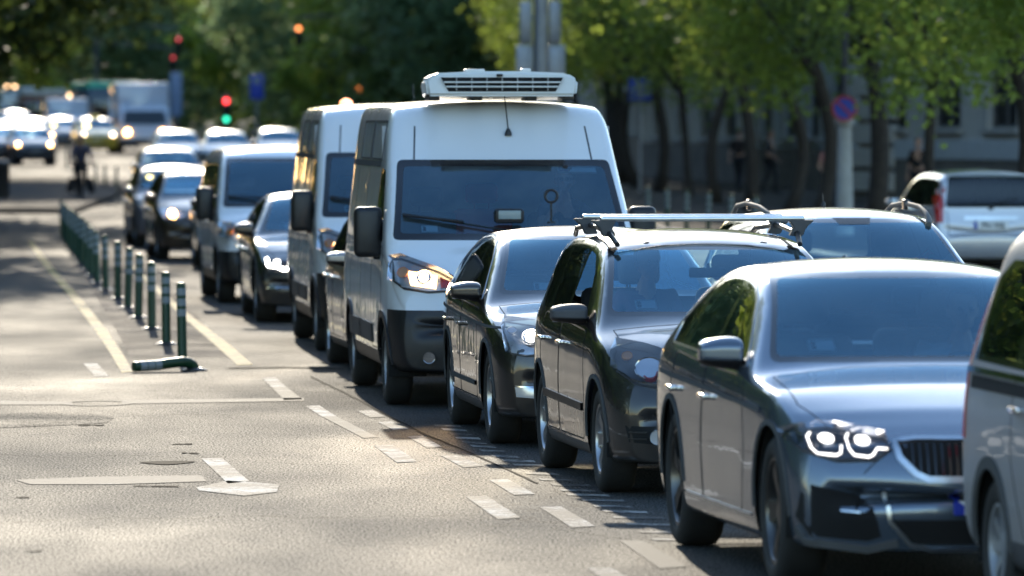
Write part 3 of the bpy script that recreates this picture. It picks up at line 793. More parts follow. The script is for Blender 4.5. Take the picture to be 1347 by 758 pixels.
for x in (-1, 1):      # roof rails
    b = bmesh.new(); tube(b, [(x * .585, 1.98, 1.50), (x * .605, 2.2, 1.565), (x * .61, 3.0, 1.61), (x * .60, 3.8, 1.575), (x * .59, 3.95, 1.53)], .017, 8); obj('roof_rail', b, M['black'], v)
for y in (2.25, 3.1):
    b = bmesh.new(); box(b, (0, y, 1.66), (1.32, .055, .034), .012, 2); rb = obj('roof_bar', b, M['alu'], v)
    for x in (-1, 1):
        b = bmesh.new(); n0 = [(-.10, 1.65), (.035, 1.65), (.012, 1.60), (.035, 1.55), (-.035, 1.545), (-.055, 1.60)]
        A = [b.verts.new((x * (.60 - p[0] * 1.2), y - .035, p[1])) for p in n0]; B = [b.verts.new((x * (.60 - p[0] * 1.2), y + .035, p[1])) for p in n0]
        b.faces.new(A); b.faces.new(B[::-1])
        for i in range(6): b.faces.new((A[i], B[i], B[(i + 1) % 6], A[(i + 1) % 6]))
        bmesh.ops.recalc_face_normals(b, faces=b.faces); bmesh.ops.bevel(b, geom=b.edges[:], offset=.006, segments=2, affect='EDGES')
        obj('bar_foot', b, M['trim'], rb)

# --- dark brown liftback with one bright square lamp
P_sk = paint('dark_brown_metallic', (0.045, 0.040, 0.040), 0.7, 0.25, .35)
SK = dict(L=4.80, w=.925, fa=.92, wb=2.80, R=.335, tw=.22, rimr=.225, nsp=5, wk='skoda', zb=.18, tumble=.44, rr=.03, paint=P_sk, crease=.8,
    top=[(0, .74), (.08, .80), (.25, .85), (.7, .93), (1.15, .985), (1.35, 1.02), (1.52, 1.10), (1.9, 1.30), (2.15, 1.41), (2.4, 1.48), (2.8, 1.515), (3.2, 1.51), (3.7, 1.45), (4.2, 1.28), (4.55, 1.14), (4.75, 1.09), (4.80, 1.03)],
    belt=[(0, .66), (.25, .79), (.7, .87), (1.2, .93), (2.5, .965), (3.8, 1.0), (4.4, 1.0), (4.80, .92)],
    camber=[(0, .03), (.5, .05), (1.3, .05), (1.5, .03), (2.0, .035), (2.4, .055), (3.6, .055), (4.3, .03), (4.8, .03)],
    nose=[(.1, .1), (.2, .03), (.35, 0), (.6, .0), (.74, .04), (.82, .1)], tail=[(.2, .1), (.4, 0), (.7, 0), (1.0, .08)], cf=.24, cb=.15,
    ws=[(-.765, 1.04), (.765, 1.04), (.615, 1.445), (-.615, 1.445)], wsy=(1.3, 2.5), rw=[(-.6, 1.14), (.6, 1.14), (.52, 1.43), (-.52, 1.43)], rwy=(3.5, 4.7),
    dlo=[([(1.66, 1.0), (2.15, 1.29), (2.48, 1.41), (2.9, 1.435), (3.4, 1.41), (4.1, 1.20), (4.1, 1.06)],
          [([(1.86, 1.02), (2.2, 1.27), (2.5, 1.375), (2.66, 1.385), (2.66, 1.03)], 'side'), ([(2.74, 1.03), (2.74, 1.39), (3.3, 1.38), (3.5, 1.34), (3.5, 1.05)], 'priv'), ([(3.56, 1.06), (3.56, 1.32), (3.98, 1.19), (3.98, 1.08)], 'priv')])], dlochrome='alu',
    doors=[[(1.56, .30), (1.46, .6), (1.56, .94), (2.68, .965), (2.72, .6), (2.72, .30)], [(2.75, .30), (2.75, .6), (2.71, .965), (3.66, .995), (3.80, .75), (3.46, .30)]], handlez=.80, handlem='paint',
    hood=[(-.62, .10), (.62, .10), (.77, .7), (.78, 1.25), (-.78, 1.25), (-.77, .7)], bumpz=.62,
    mirpos=(.89, 1.80, 1.05), mir=(.23, .14, .145),
    inside=dict(tub=(1.2, 4.2, .3, .88), dash=(1.62, .96), seats=[(-.38, 2.38, .46, 'seat'), (.38, 2.38, .46, 'seat'), (-.4, 3.3, .46, 'seat'), (.4, 3.3, .46, 'seat')], rvm=(2.1, 1.3), sticker=(-.50, 1.075)))
v = vehicle(SK, 'liftback_car', 'dark brown liftback with one bright square headlight, right before the big white van', 'car', CARS_LANE)
place(v, SK, 640, 583, 591); liftback = v
for s in (-1, 1):
    hl = [(s * .83, .80), (s * .80, .865), (s * .47, .82), (s * .455, .67), (s * .70, .645), (s * .80, .66)]
    h = part_patch('headlight', SK, '-y', hl, M['reflector'], v, .003)
    lamp_bowl(SK, '-y', s * .66, .752, .06, M['chrome'], M['white'], h, .04, bulb=.7)
    lamp_bowl(SK, '-y', s * .775, .80, .03, M['reflector'], None, h, .04, out=-.01, name='indicator')
    part_patch('lamp_lens', SK, '-y', hl, M['lens'], h, .055, depth=0); part_line('lamp_rim', SK, '-y', hl, M['trim'], h, .012, .008, True)
    part_patch('fog_lamp', SK, '-y', [(s * .78, .43), (s * .52, .41), (s * .53, .345), (s * .77, .36)], M['reflector'], v, .008)
    part_line('fog_trim', SK, '-y', [(s * .78, .435), (s * .52, .415)], M['chrome'], v, .01, .01)
    headlight_beam(v, (s * .6, -.05, .74), 110, (1, .82, .55), 2.0)
g = part_patch('grille', SK, '-y', [(-.40, .84), (.40, .84), (.36, .70), (.2, .65), (-.2, .65), (-.36, .70)], M['void'], v, .004); part_line('grille_surround', SK, '-y', [(-.40, .84), (.40, .84), (.36, .70), (.2, .65), (-.2, .65), (-.36, .70)], M['chrome'], g, .02, .012, True)
part_patch('lower_grille', SK, '-y', [(-.5, .42), (.5, .42), (.45, .28), (-.45, .28)], M['void'], v, .004)
for s in ('-x', '+x'): part_line('body_crease', SK, s, [(.55, .83), (1.5, .84), (3.0, .87), (4.3, .90)], P_sk, v, .02, .005); part_line('door_moulding', SK, s, [(1.6, .40), (3.40, .40)], P_sk, v, .03, .010)

# --- large panel vans
P_van = paint('white_van_paint', (0.74, 0.75, 0.77), 0.0, 0.35, .45)
def big_van(name, label, px, S, fridge):
    v = vehicle(S, name, label, 'van', CARS_LANE, 2)
    place(v, S, *px); v.scale = (1, 1, .975)
    for s in (-1, 1):
        hl = [(s * .97, 1.03), (s * .965, 1.20), (s * .90, 1.205), (s * .62, 1.10), (s * .47, 1.01), (s * .50, .96), (s * .72, .945), (s * .90, .97)]
        h = part_patch('headlight', S, '-y', hl, M['reflector'], v, .003)
        part_patch('glowing_reflector', S, '-y', [(s * .865, 1.11), (s * .85, 1.0), (s * .66, .975), (s * .64, 1.075)], M['warm_soft'], h, .008)
        lamp_bowl(S, '-y', s * .895, 1.09, .045, M['amber'], None, h, .05, out=-.012, name='indicator')
        k = lamp_bowl(S, '-y', s * .745, 1.045, .060, M['chrome'], M['warm'], h, .05, bulb=.62)
        part_patch('side_marker', S, '-y', [(s * .62, 1.06), (s * .53, 1.02), (s * .54, .98), (s * .62, .975)], M['redlens'], h, .016)
        part_patch('lamp_lens', S, '-y', hl, M['lens'], h, .065, depth=0); part_line('lamp_rim', S, '-y', hl, M['black'], h, .018, .008, True)
        lamp_bowl(S, '-y', s * .72, .42, .045, M['chrome'], None, v, .03, name='fog_lamp', out=.004)
        headlight_beam(v, (s * .7, -.08, 1.06), 130, (1, .66, .34), 3.0)
    part_line('bonnet_seam', S, '-y', [(-.50, 1.0), (-.44, 1.16), (0, 1.20), (.44, 1.16), (.50, 1.0)], M['trim'], v, .010, .001)
    part_patch('grille', S, '-y', [(-.48, .86), (.48, .86), (.42, .62), (-.42, .62)], M['void'], v, .004)
    part_patch('lower_grille', S, '-y', [(-.5, .50), (.5, .50), (.45, .36), (-.45, .36)], M['void'], v, .004)
    part_patch('number_plate', S, '-y', [(-.26, .56), (.26, .56), (.26, .67), (-.26, .67)], M['plate'], v, .015)
    for sx in ('-x', '+x'):
        part_line('side_moulding', S, sx, [(1.95, .56), (3.2, .56)], M['trim'], v, .16, .010); part_line('side_moulding', S, sx, [(3.3, .56), (4.5, .56)], M['trim'], v, .16, .010)
        part_line('body_groove', S, sx, [(1.95, 1.02), (S['L'] - .25, 1.02)], P_van, v, .03, -.001)
        part_line('panel_rib', S, sx, [(2.1, 1.98), (S['L'] - .2, 1.98)], P_van, v, .05, .006)
        b = bmesh.new()
        for y in (3.28, 4.45, 5.3):
            if y < S['L'] - .2: ribbon(b, S['bvh'], sx, [(y, .62), (y, 2.28)], .012, .001)
        obj('panel_gap', b, M['void'], v)
        b = bmesh.new(); ribbon(b, S['bvh'], sx, [(2.05, 2.02), (3.22, 2.02), (3.22, 2.34), (2.05, 2.34)], .015, .008, True); ribbon(b, S['bvh'], sx, [(3.34, 2.02), (4.4, 2.02), (4.4, 2.34), (3.34, 2.34)], .015, .008, True); obj('roof_panel_rib', b, P_van, v)
        p, n = shoot(S['bvh'], sx, 2.0, 1.22); b = bmesh.new(); box(b, (0, 0, 0), (.05, .2, .05), .012); o = obj('door_handle', b, M['black'], v); o.location = p + n * .02
    for x in (-.70, .70): part_line('forehead_seam', S, '-y', [(x * 1.04, 2.02), (x, 2.30)], M['trim'], v, .014, .001)
    p, n = shoot(S['bvh'], '-y', .06, 2.22)
    b = bmesh.new(); lathe(b, [(0, .03), (.025, .028), (.06, .012)], 14, 'z'); tube(b, [(0, 0, .05), (-.015, .35, .52 if False else .50)], .0055, 6); o = obj('aerial', b, M['black'], v); o.location = p
    if fridge:
        f = bmesh.new(); zf = 2.55; y0 = 1.62; A = []
        prof = [(-.61, 0), (-.63, .14), (-.54, .195), (-.2, .21), (.2, .21), (.54, .195), (.63, .14), (.61, 0)]
        for (yy_, sc_, dz) in ((0, .985, 0), (-.05, 1, .0), (.35, 1, .0), (.7, .96, -.03)): A.append([f.verts.new((p_[0] * sc_, y0 + yy_ + (.05 if i_ in (1, 2, 3, 4, 5, 6) else 0), zf + p_[1] * (1 if yy_ else .94) + dz)) for i_, p_ in enumerate(prof)])
        A = [A[1], A[2], A[3]]
        for P_, Q_ in zip(A, A[1:]):
            for i_ in range(8): f.faces.new((P_[i_], P_[(i_ + 1) % 8], Q_[(i_ + 1) % 8], Q_[i_]))
        f.faces.new(A[0]); f.faces.new(A[-1][::-1]); bmesh.ops.recalc_face_normals(f, faces=f.faces)
        bmesh.ops.bevel(f, geom=f.edges[:], offset=.025, segments=3, affect='EDGES')
        fo = obj('fridge_unit', f, P_frg, v, angle=50); yfr = y0 - .012
        b = bmesh.new(); q = [(-.50, .158), (.50, .158), (.44, .040), (-.44, .040)]
        vs = [b.verts.new((u, yfr - .030, zf + z_)) for u, z_ in q] + [b.verts.new((u, yfr + .03, zf + z_)) for u, z_ in q]
        b.faces.new(vs[:4]); b.faces.new(vs[4:][::-1])
        for i_ in range(4): b.faces.new((vs[i_], vs[4 + i_], vs[4 + (i_ + 1) % 4], vs[(i_ + 1) % 4]))
        bmesh.ops.recalc_face_normals(b, faces=b.faces); gr = obj('vent_recess', b, M['void'], fo, False)
        b = bmesh.new()
        for z_ in (.080, .118): box(b, (0, yfr - .034, zf + z_), (.89 + (z_ - .05) * 1.0, .03, .013), .003)
        obj('vent_slats', b, P_frg, gr)
        b = bmesh.new()
        for k in range(7): box(b, (-.375 + k * .125, yfr - .036, zf + .10), (.006, .02, .11))
        obj('vent_ribs', b, M['steel'], gr)
        b = bmesh.new(); box(b, (-.02, yfr - .014, zf + .176), (.05, .02, .024), .003); obj('maker_badge', b, M['ink'], fo)
        b = bmesh.new()
        for x in (-.55, -.2, .25, .55): box(b, (x, y0 + .25, zf - .012), (.09, .4, .05), .006)
        obj('unit_feet', b, M['black'], fo)
        b = bmesh.new(); box(b, (-.2, y0 + .3, zf + .215), (.16, .2, .03), .008); box(b, (.22, y0 + .25, zf + .22), (.08, .1, .03), .01); obj('unit_lid', b, P_frg, fo)
    return v
P_frg = mat('off_white_plastic', (0.68, 0.68, 0.66), 0.4, var=.05)
DUC = dict(L=5.60, w=1.045, fa=.95, wb=3.60, R=.345, tw=.215, rimr=.2, nsp=8, rimm='steel', wk='van', zb=.27, tumble=.115, rr=.06, rail=.09, sh=.985, paint=P_van, crease=.1, wide=.5,
    top=[(0, 1.02), (.08, 1.12), (.3, 1.25), (.55, 1.34), (.75, 1.42), (.95, 1.60), (1.3, 1.88), (1.5, 2.03), (1.62, 2.15), (1.80, 2.34), (1.93, 2.455), (2.1, 2.515), (3.0, 2.535), (5.2, 2.53), (5.55, 2.50), (5.60, 2.42)],
    belt=[(0, .80), (.2, .98), (.5, 1.12), (.9, 1.22), (1.5, 1.27), (5.3, 1.27), (5.6, 1.2)],
    camber=[(0, .05), (.6, .07), (1.0, .06), (1.6, .05), (2.2, .05), (3, .05), (5.6, .05)],
    plan=[(0, .88), (.05, .915), (.18, .95), (.4, .975), (.9, .995), (1.4, 1), (5.3, 1), (5.5, .985), (5.6, .96)],
    nose=[(.2, .08), (.3, .02), (.5, 0), (.7, .02), (.9, .09), (1.1, .15), (1.3, .2)], tail=[(.2, .03), (.5, 0), (2.5, .02)], cf=.26, cb=.04, nf=1.1, nr=.4,
    ws=[(-.955, 1.36), (.955, 1.36), (.865, 2.02), (-.865, 2.02)], wsy=(.5, 1.75), frit=.055,
    dlo=[([(1.16, 1.34), (1.42, 1.70), (1.62, 1.93), (2.0, 1.95), (2.04, 1.34)], [([(1.27, 1.38), (1.50, 1.70), (1.66, 1.89), (1.94, 1.90), (1.97, 1.38)], 'side')])],
    doors=[[(1.08, .45), (1.04, .9), (1.12, 1.30), (2.08, 1.30), (2.08, .45)]], handlez=0,
    bumpz=.80, rbumpz=.5, bumpm='black', sillm='black', sillh=.16, clad='black', lipw=.06, lipo=.012,
    bigmirror=True, mirpos=(1.02, 1.30, 1.42), wiper=((-.86, 1.56), (.10, 1.40)),
    inside=dict(tub=(.6, 2.1, .5, 1.15), dash=(1.02, 1.35), wall=2.15, sp=1.35, sw=35, seats=[(-.58, 1.72, .90, 'seat'), (-.12, 1.74, .93, 'seatred'), (.50, 1.72, .90, 'seat')], sticker=(-.72, 1.43)))
van = big_van('panel_van', 'tall white panel van with refrigeration unit on its roof and black lower bumper', (504, 532, 462), DUC, True)
# stickers, phone and papers behind the van's screen
b = bmesh.new(); patch(b, DUC['bvh'], '-y', [(.44, 1.925), (.76, 1.915), (.75, 1.965), (.44, 1.975)], -.02, .08, .002); t1 = obj('toll_sticker', b, M['paper'], van)
b = bmesh.new(); patch(b, DUC['bvh'], '-y', [(.45, 1.935), (.52, 1.932), (.52, 1.962), (.45, 1.965)], -.017, .08, .001); obj('sticker_mark', b, M['blue'], t1)
VAN2 = dict(DUC); v2 = big_van('panel_van', 'white panel van without roof unit, second white van behind, small red light on roof', (413, 461, 385), VAN2, False)
b = bmesh.new(); lathe(b, [(0, .07), (.05, .065), (.08, .03), (.085, .002)], 16, 'z'); o = obj('roof_beacon', b, M['orange'], v2); o.location = (-.55, 3.2, 2.50)

# --- lighter vans and people carriers
TRAF = dict(DUC); TRAF.update(L=4.98, w=.955, fa=.93, wb=3.10, R=.33, tumble=.16, zb=.24, wk='trafic', rimr=.2,
    top=[(0, .92), (.08, 1.0), (.3, 1.10), (.6, 1.17), (.8, 1.24), (1.0, 1.38), (1.35, 1.62), (1.6, 1.78), (1.8, 1.88), (2.1, 1.95), (2.6, 1.975), (4.6, 1.96), (4.9, 1.92), (4.98, 1.8)],
    belt=[(0, .75), (.25, .92), (.6, 1.02), (1.2, 1.10), (4.7, 1.12), (4.98, 1.05)],
    plan=[(0, .88), (.05, .915), (.18, .95), (.4, .975), (.9, .995), (1.4, 1), (4.7, 1), (4.9, .975), (4.98, .95)],
    nose=[(.2, .08), (.3, .02), (.5, 0), (.7, .03), (.9, .09), (1.1, .16)],
    ws=[(-.86, 1.20), (.86, 1.20), (.76, 1.82), (-.76, 1.82)], wsy=(.6, 2.0),
    dlo=[([(1.22, 1.17), (1.52, 1.46), (1.82, 1.70), (2.1, 1.74), (4.6, 1.74), (4.72, 1.2)], [([(1.38, 1.2), (1.6, 1.45), (1.86, 1.67), (2.2, 1.70), (2.2, 1.2)], 'priv'), ([(2.35, 1.2), (2.35, 1.70), (3.4, 1.70), (3.4, 1.2)], 'priv'), ([(3.5, 1.2), (3.5, 1.70), (4.52, 1.70), (4.6, 1.22)], 'priv')])],
    doors=[[(1.15, .42), (1.1, .8), (1.2, 1.12), (2.28, 1.13), (2.28, .42)], [(2.31, .42), (2.31, 1.13), (3.35, 1.14), (3.35, .6), (3.2, .42)]], handlez=1.0, bumpz=.66,
    mirpos=(.95, 1.42, 1.24), wiper=((-.78, 1.33), (.1, 1.24)),
    inside=dict(tub=(.6, 4.5, .45, 1.0), dash=(1.1, 1.2), sp=1.3, sw=40, seats=[(-.55, 2.0, .72, 'seat'), (.48, 2.0, .72, 'seat'), (-.4, 3.1, .7, 'seat'), (.4, 3.1, .7, 'seat')]))
v = vehicle(TRAF, 'minibus', 'white minibus with blue-reflecting windscreen and amber-glowing headlight, ahead of the far traffic', 'van', CARS_LANE, 2); place(v, TRAF, 285, 398, 264); minibus = v
for s in (-1, 1):
    hl = [(s * .90, .86), (s * .89, 1.0), (s * .60, .93), (s * .45, .86), (s * .5, .80), (s * .8, .79)]
    h = part_patch('headlight', TRAF, '-y', hl, M['reflector'], v, .003); lamp_bowl(TRAF, '-y', s * .80, .90, .05, M['amber'], None, h, .03, out=-.01, name='indicator'); lamp_bowl(TRAF, '-y', s * .66, .875, .07, M['chrome'], M['warm'], h, .04, bulb=.7)
    part_patch('lamp_lens', TRAF, '-y', hl, M['lens'], h, .055, depth=0)
part_patch('grille', TRAF, '-y', [(-.42, .86), (.42, .86), (.38, .70), (-.38, .70)], M['void'], v, .004)

# --- dark saloon with angular lamps, between the second white van and the minibus
P_au = paint('black_paint', (0.018, 0.020, 0.024), 0.4, 0.25, .3)
AUDI = dict(BMW); AUDI.update(paint=P_au, L=4.85, wb=2.9, R=.34, wk='audi', rimm='rimlight', inside=dict(BMW['inside']))
v = vehicle(AUDI, 'saloon_car', 'black saloon with jagged bright headlight, squeezed behind the second white van', 'car', CARS_LANE, 2); place(v, AUDI, 334, 423, 317); audi = v
for s in (-1, 1):
    hl = [(s * .82, .70), (s * .80, .74), (s * .45, .68), (s * .44, .60), (s * .70, .59), (s * .80, .62)]
    h = part_patch('headlight', AUDI, '-y', hl, M['lampdark'], v, .003)
    part_line('running_light', AUDI, '-y', [(s * .79, .72), (s * .78, .65), (s * .70, .64), (s * .62, .61), (s * .46, .61)], M['white'], h, .028, .016)
    lamp_bowl(AUDI, '-y', s * .68, .67, .04, M['chrome'], M['white'], h, .03, bulb=.7)
part_patch('grille', AUDI, '-y', [(-.36, .70), (.36, .70), (.38, .5), (.28, .28), (-.28, .28), (-.38, .5)], M['void'], v, .004)
part_line('bumper_strip', AUDI, '-y', [(-.80, .40), (.80, .40)], M['chrome'], v, .015, .01)

# --- compact cars
def compact(S, name, label, lamp, group=CARS_LANE, detail=1, plate=True):
    v = vehicle(S, name, label, 'car', group, detail)
    for s in (-1, 1):
        hl = [(s * .78, .80), (s * .76, .86), (s * .50, .80), (s * .42, .74), (s * .45, .69), (s * .74, .69)]
        h = part_patch('headlight', S, '-y', hl, M['reflector'], v, .004, grid=.08)
        lamp_bowl(S, '-y', s * .60, .755, .055, M['chrome'], M[lamp] if lamp else None, h, .03, bulb=1.2 if lamp and lamp[:3] == 'far' else .9)
        tl = [(s * .74, .80), (s * .74, 1.0), (s * .62, 1.0), (s * .60, .80)]; part_patch('tail_light', S, '+y', tl, M['redlens'], v, .01, grid=.08)
    part_patch('grille', S, '-y', [(-.34, .74), (.34, .74), (.30, .62), (-.30, .62)], M['void'], v, .004, grid=.1)
    part_patch('lower_grille', S, '-y', [(-.45, .44), (.45, .44), (.40, .28), (-.40, .28)], M['void'], v, .004, grid=.1)
    if plate: part_patch('number_plate', S, '-y', [(-.26, .47), (.26, .47), (.26, .58), (-.26, .58)], M['plate'], v, .015, grid=.2)
    return v
P_sil = paint('silver_paint', (0.42, 0.42, 0.42), 0.7, 0.3, .4)
HATCH = dict(OPEL); HATCH.update(paint=P_sil, L=4.1, wb=2.5, fa=.84, w=.87, R=.31, wk='hatch', rimr=.2, nsp=7, mirm=None, openwin=0, tumble=.42,
    top=[(0, .72), (.08, .78), (.25, .85), (.6, .92), (.95, .98), (1.12, 1.02), (1.3, 1.10), (1.65, 1.27), (1.9, 1.38), (2.1, 1.44), (2.4, 1.475), (2.9, 1.485), (3.4, 1.45), (3.65, 1.38), (3.85, 1.2), (4.0, 1.02), (4.1, .92)],
    belt=[(0, .65), (.25, .78), (.7, .87), (1.1, .92), (2.5, .96), (3.4, 1.0), (4.1, .92)],
    ws=[(-.73, 1.04), (.73, 1.04), (.59, 1.405), (-.59, 1.405)], rw=[(-.58, 1.05), (.58, 1.05), (.52, 1.38), (-.52, 1.38)], rwy=(3.4, 4.1),
    dlo=[([(1.52, 1.0), (1.98, 1.28), (2.25, 1.37), (2.7, 1.40), (3.3, 1.37), (3.7, 1.15), (3.6, 1.03)],
          [([(1.72, 1.03), (2.03, 1.265), (2.27, 1.34), (2.46, 1.35), (2.46, 1.03)], 'priv'), ([(2.54, 1.03), (2.54, 1.355), (3.1, 1.34), (3.2, 1.05)], 'priv')])],
    doors=[[(1.42, .30), (1.36, .6), (1.45, .95), (2.48, .98), (2.5, .6), (2.5, .30)], [(2.53, .30), (2.53, .6), (2.50, .98), (3.20, 1.0), (3.25, .75), (3.0, .30)]], handlez=.84,
    plan=[(0, .86), (.05, .905), (.18, .95), (.4, .98), (.9, 1), (3.2, 1), (3.7, .97), (3.9, .95), (4.05, .92), (4.1, .88)], inside=dict(tub=(1.0, 3.6, .3, .90), dash=(1.40, .97), seats=[(-.37, 2.05, .46, 'seat'), (.37, 2.05, .46, 'seat'), (-.38, 2.9, .46, 'seat'), (.38, 2.9, .46, 'seat')]),
    mirpos=(.84, 1.60, 1.02), mir=(.2, .13, .14), wiper=None)
v = compact(HATCH, 'hatchback_car', 'silver hatchback mostly hidden between the two tall white vans', 'white'); set_at(v, HATCH, Vector((-1.47, 56.4, 0)), radians(6.5)); peek = v

# --- silver estate with black roof rails in the second lane
P_wg = paint('silver_grey_paint', (0.50, 0.51, 0.53), 0.6, 0.3, .3)
WAG = dict(OPEL); WAG.update(paint=P_wg, L=4.65, w=.90, wk='wag', mirm=None, openwin=0, tumble=.40, rimm='rimlight',
    top=[(0, .72), (.08, .78), (.25, .85), (.6, .93), (.95, .99), (1.15, 1.02), (1.33, 1.09), (1.7, 1.28), (1.95, 1.40), (2.15, 1.465), (2.4, 1.50), (2.9, 1.515), (3.6, 1.50), (4.1, 1.45), (4.3, 1.34), (4.5, 1.10), (4.65, .98)],
    ws=[(-.77, 1.045), (.77, 1.045), (.62, 1.435), (-.62, 1.435)], rw=[(-.6, 1.08), (.6, 1.08), (.54, 1.40), (-.54, 1.40)], rwy=(3.9, 4.65),
    dlo=[([(1.55, 1.0), (1.98, 1.28), (2.25, 1.39), (2.7, 1.43), (3.6, 1.42), (4.1, 1.36), (4.3, 1.08), (4.0, 1.04)],
          [([(1.75, 1.03), (2.03, 1.265), (2.27, 1.36), (2.52, 1.385), (2.52, 1.03)], 'priv'), ([(2.60, 1.03), (2.60, 1.39), (3.35, 1.39), (3.35, 1.05)], 'priv'), ([(3.43, 1.06), (3.43, 1.385), (4.0, 1.34), (4.14, 1.08)], 'priv')])],
    inside=dict(tub=(1.0, 4.1, .3, .90), dash=(1.44, .97), seats=[(-.37, 2.15, .46, 'seat'), (.37, 2.15, .46, 'seat')]), mirpos=(.86, 1.62, 1.02), wiper=None)
v = compact(WAG, 'estate_car', 'silver estate car with grey arched roof rails in the second lane', None, 'vehicles in the second lane', 2)
c = AT(1188, 46.6); v.location = (c.x, c.y, 0); v.rotation_euler = (0, 0, radians(7.5)); v.scale = (1, 1, 1.06); wag = v
for s in (-1, 1):
    b = bmesh.new(); tube(b, [(s * .60, 2.02, 1.39), (s * .62, 2.12, 1.43), (s * .63, 2.3, 1.475), (s * .64, 2.6, 1.515), (s * .64, 3.2, 1.535), (s * .635, 3.7, 1.51), (s * .62, 4.0, 1.43)], [.024, .024, .021, .019, .019, .019, .022], 12)
    rr_ = obj('roof_rail', b, M['rail'], v); b = bmesh.new(); box(b, (s * .632, 3.15, 1.525), (.03, .12, .08), .01); obj('rail_foot', b, M['black'], rr_)
part_patch('sensor_band', WAG, '-y', [(-.15, 1.44), (.15, 1.44), (.12, 1.395), (-.12, 1.395)], M['black'], v, .002)
b = bmesh.new(); lathe(b, [(0, .02), (.02, .018), (.04, .006)], 14, 'z'); tube(b, [(0, 0, .02), (0, .05, .10)], .004, 6); o = obj('roof_aerial', b, M['black'], v); o.location = (-.02, 3.2, 1.51)

# --- silver people carrier seen from behind
P_mp = paint('pale_silver_paint', (0.52, 0.53, 0.58), 0.4, 0.3, .2)
MPV = dict(OPEL); MPV.update(paint=P_mp, L=4.3, w=.86, wb=2.6, wk='mpv', mirm=None, openwin=0, tumble=.28, rr=.05,
    top=[(0, .74), (.08, .80), (.25, .87), (.6, .95), (.95, 1.01), (1.12, 1.05), (1.3, 1.15), (1.65, 1.35), (1.9, 1.48), (2.1, 1.545), (2.4, 1.58), (3.0, 1.59), (3.7, 1.575), (4.05, 1.54), (4.17, 1.45), (4.25, 1.05), (4.3, .9)],
    plan=[(0, .86), (.05, .905), (.18, .95), (.4, .98), (.9, 1), (3.6, 1), (3.95, .985), (4.15, .96), (4.26, .94), (4.3, .92)], nr=.6, cb=.12,
    rw=[(-.66, 1.02), (.66, 1.02), (.60, 1.48), (-.60, 1.48)], rwy=(3.95, 4.35), rwm='priv',
    dlo=[([(1.55, 1.03), (1.98, 1.35), (2.25, 1.46), (2.7, 1.49), (3.6, 1.48), (3.93, 1.45), (3.98, 1.05), (3.8, 1.04)],
          [([(1.72, 1.06), (2.03, 1.335), (2.27, 1.43), (2.42, 1.445), (2.42, 1.06)], 'priv'), ([(2.50, 1.06), (2.50, 1.45), (3.2, 1.45), (3.2, 1.06)], 'priv'), ([(3.3, 1.07), (3.3, 1.45), (3.88, 1.42), (3.90, 1.08)], 'priv')])],
    inside=None, doors=[[(1.42, .30), (1.36, .6), (1.45, .97), (2.44, 1.0), (2.47, .6), (2.47, .30)], [(2.50, .30), (2.50, .6), (2.47, 1.0), (3.2, 1.02), (3.3, .80), (3.1, .30)]])
v = vehicle(MPV, 'people_carrier', 'pale silver people carrier seen from behind with dark rear window, beside the right trees', 'car', 'vehicles in the second lane', 2)
c = AT(1305, 91); a = radians(8) + pi; v.rotation_euler = (0, 0, a); v.location = (c.x + MPV['L'] * sin(a) * -1 * -1, c.y - MPV['L'] * cos(a), 0); mpv = v
for s in (-1, 1):
    part_patch('tail_light', MPV, '+y', [(s * .80, 1.00), (s * .74, 1.42), (s * .70, 1.42), (s * .69, .98), (s * .70, .80), (s * .79, .80)], M['redlens'], v, .012)
    part_patch('headlight', MPV, '-y', [(s * .78, .80), (s * .76, .86), (s * .50, .80), (s * .42, .74), (s * .45, .69), (s * .74, .69)], M['reflector'], v)
part_line('boot_trim', MPV, '+y', [(-.40, .865), (.40, .865)], M['alu'], v, .06, .02)
part_line('boot_gap', MPV, '+y', [(-.64, .98), (-.62, .60), (.62, .60), (.64, .98)], M['void'], v, .012, .001)
pl = part_patch('number_plate', MPV, '+y', [(-.26, .71), (.26, .71), (.26, .82), (-.26, .82)], M['plate'], v, .02)
part_patch('plate_band', MPV, '+y', [(.215, .71), (.26, .71), (.26, .82), (.215, .82)], M['blue'], pl, .023)
p, n = shoot(MPV['bvh'], '+y', -.02, .765); text_obj('plate_text', 'PIU 556', .105, M['ink'], pl, (p.x, p.y + .036, .765), (pi / 2, 0, pi), .001)
b = bmesh.new(); p, n = shoot(MPV['bvh'], '+y', .0, 1.03); tube(b, [p + Vector((0, .03, 0)), p + Vector((-.05, .04, .05)), p + Vector((-.38, .02, .12))], .01, 6); box(b, p + Vector((0, .02, -.01)), (.06, .05, .06), .01); obj('rear_wiper', b, M['black'], v)

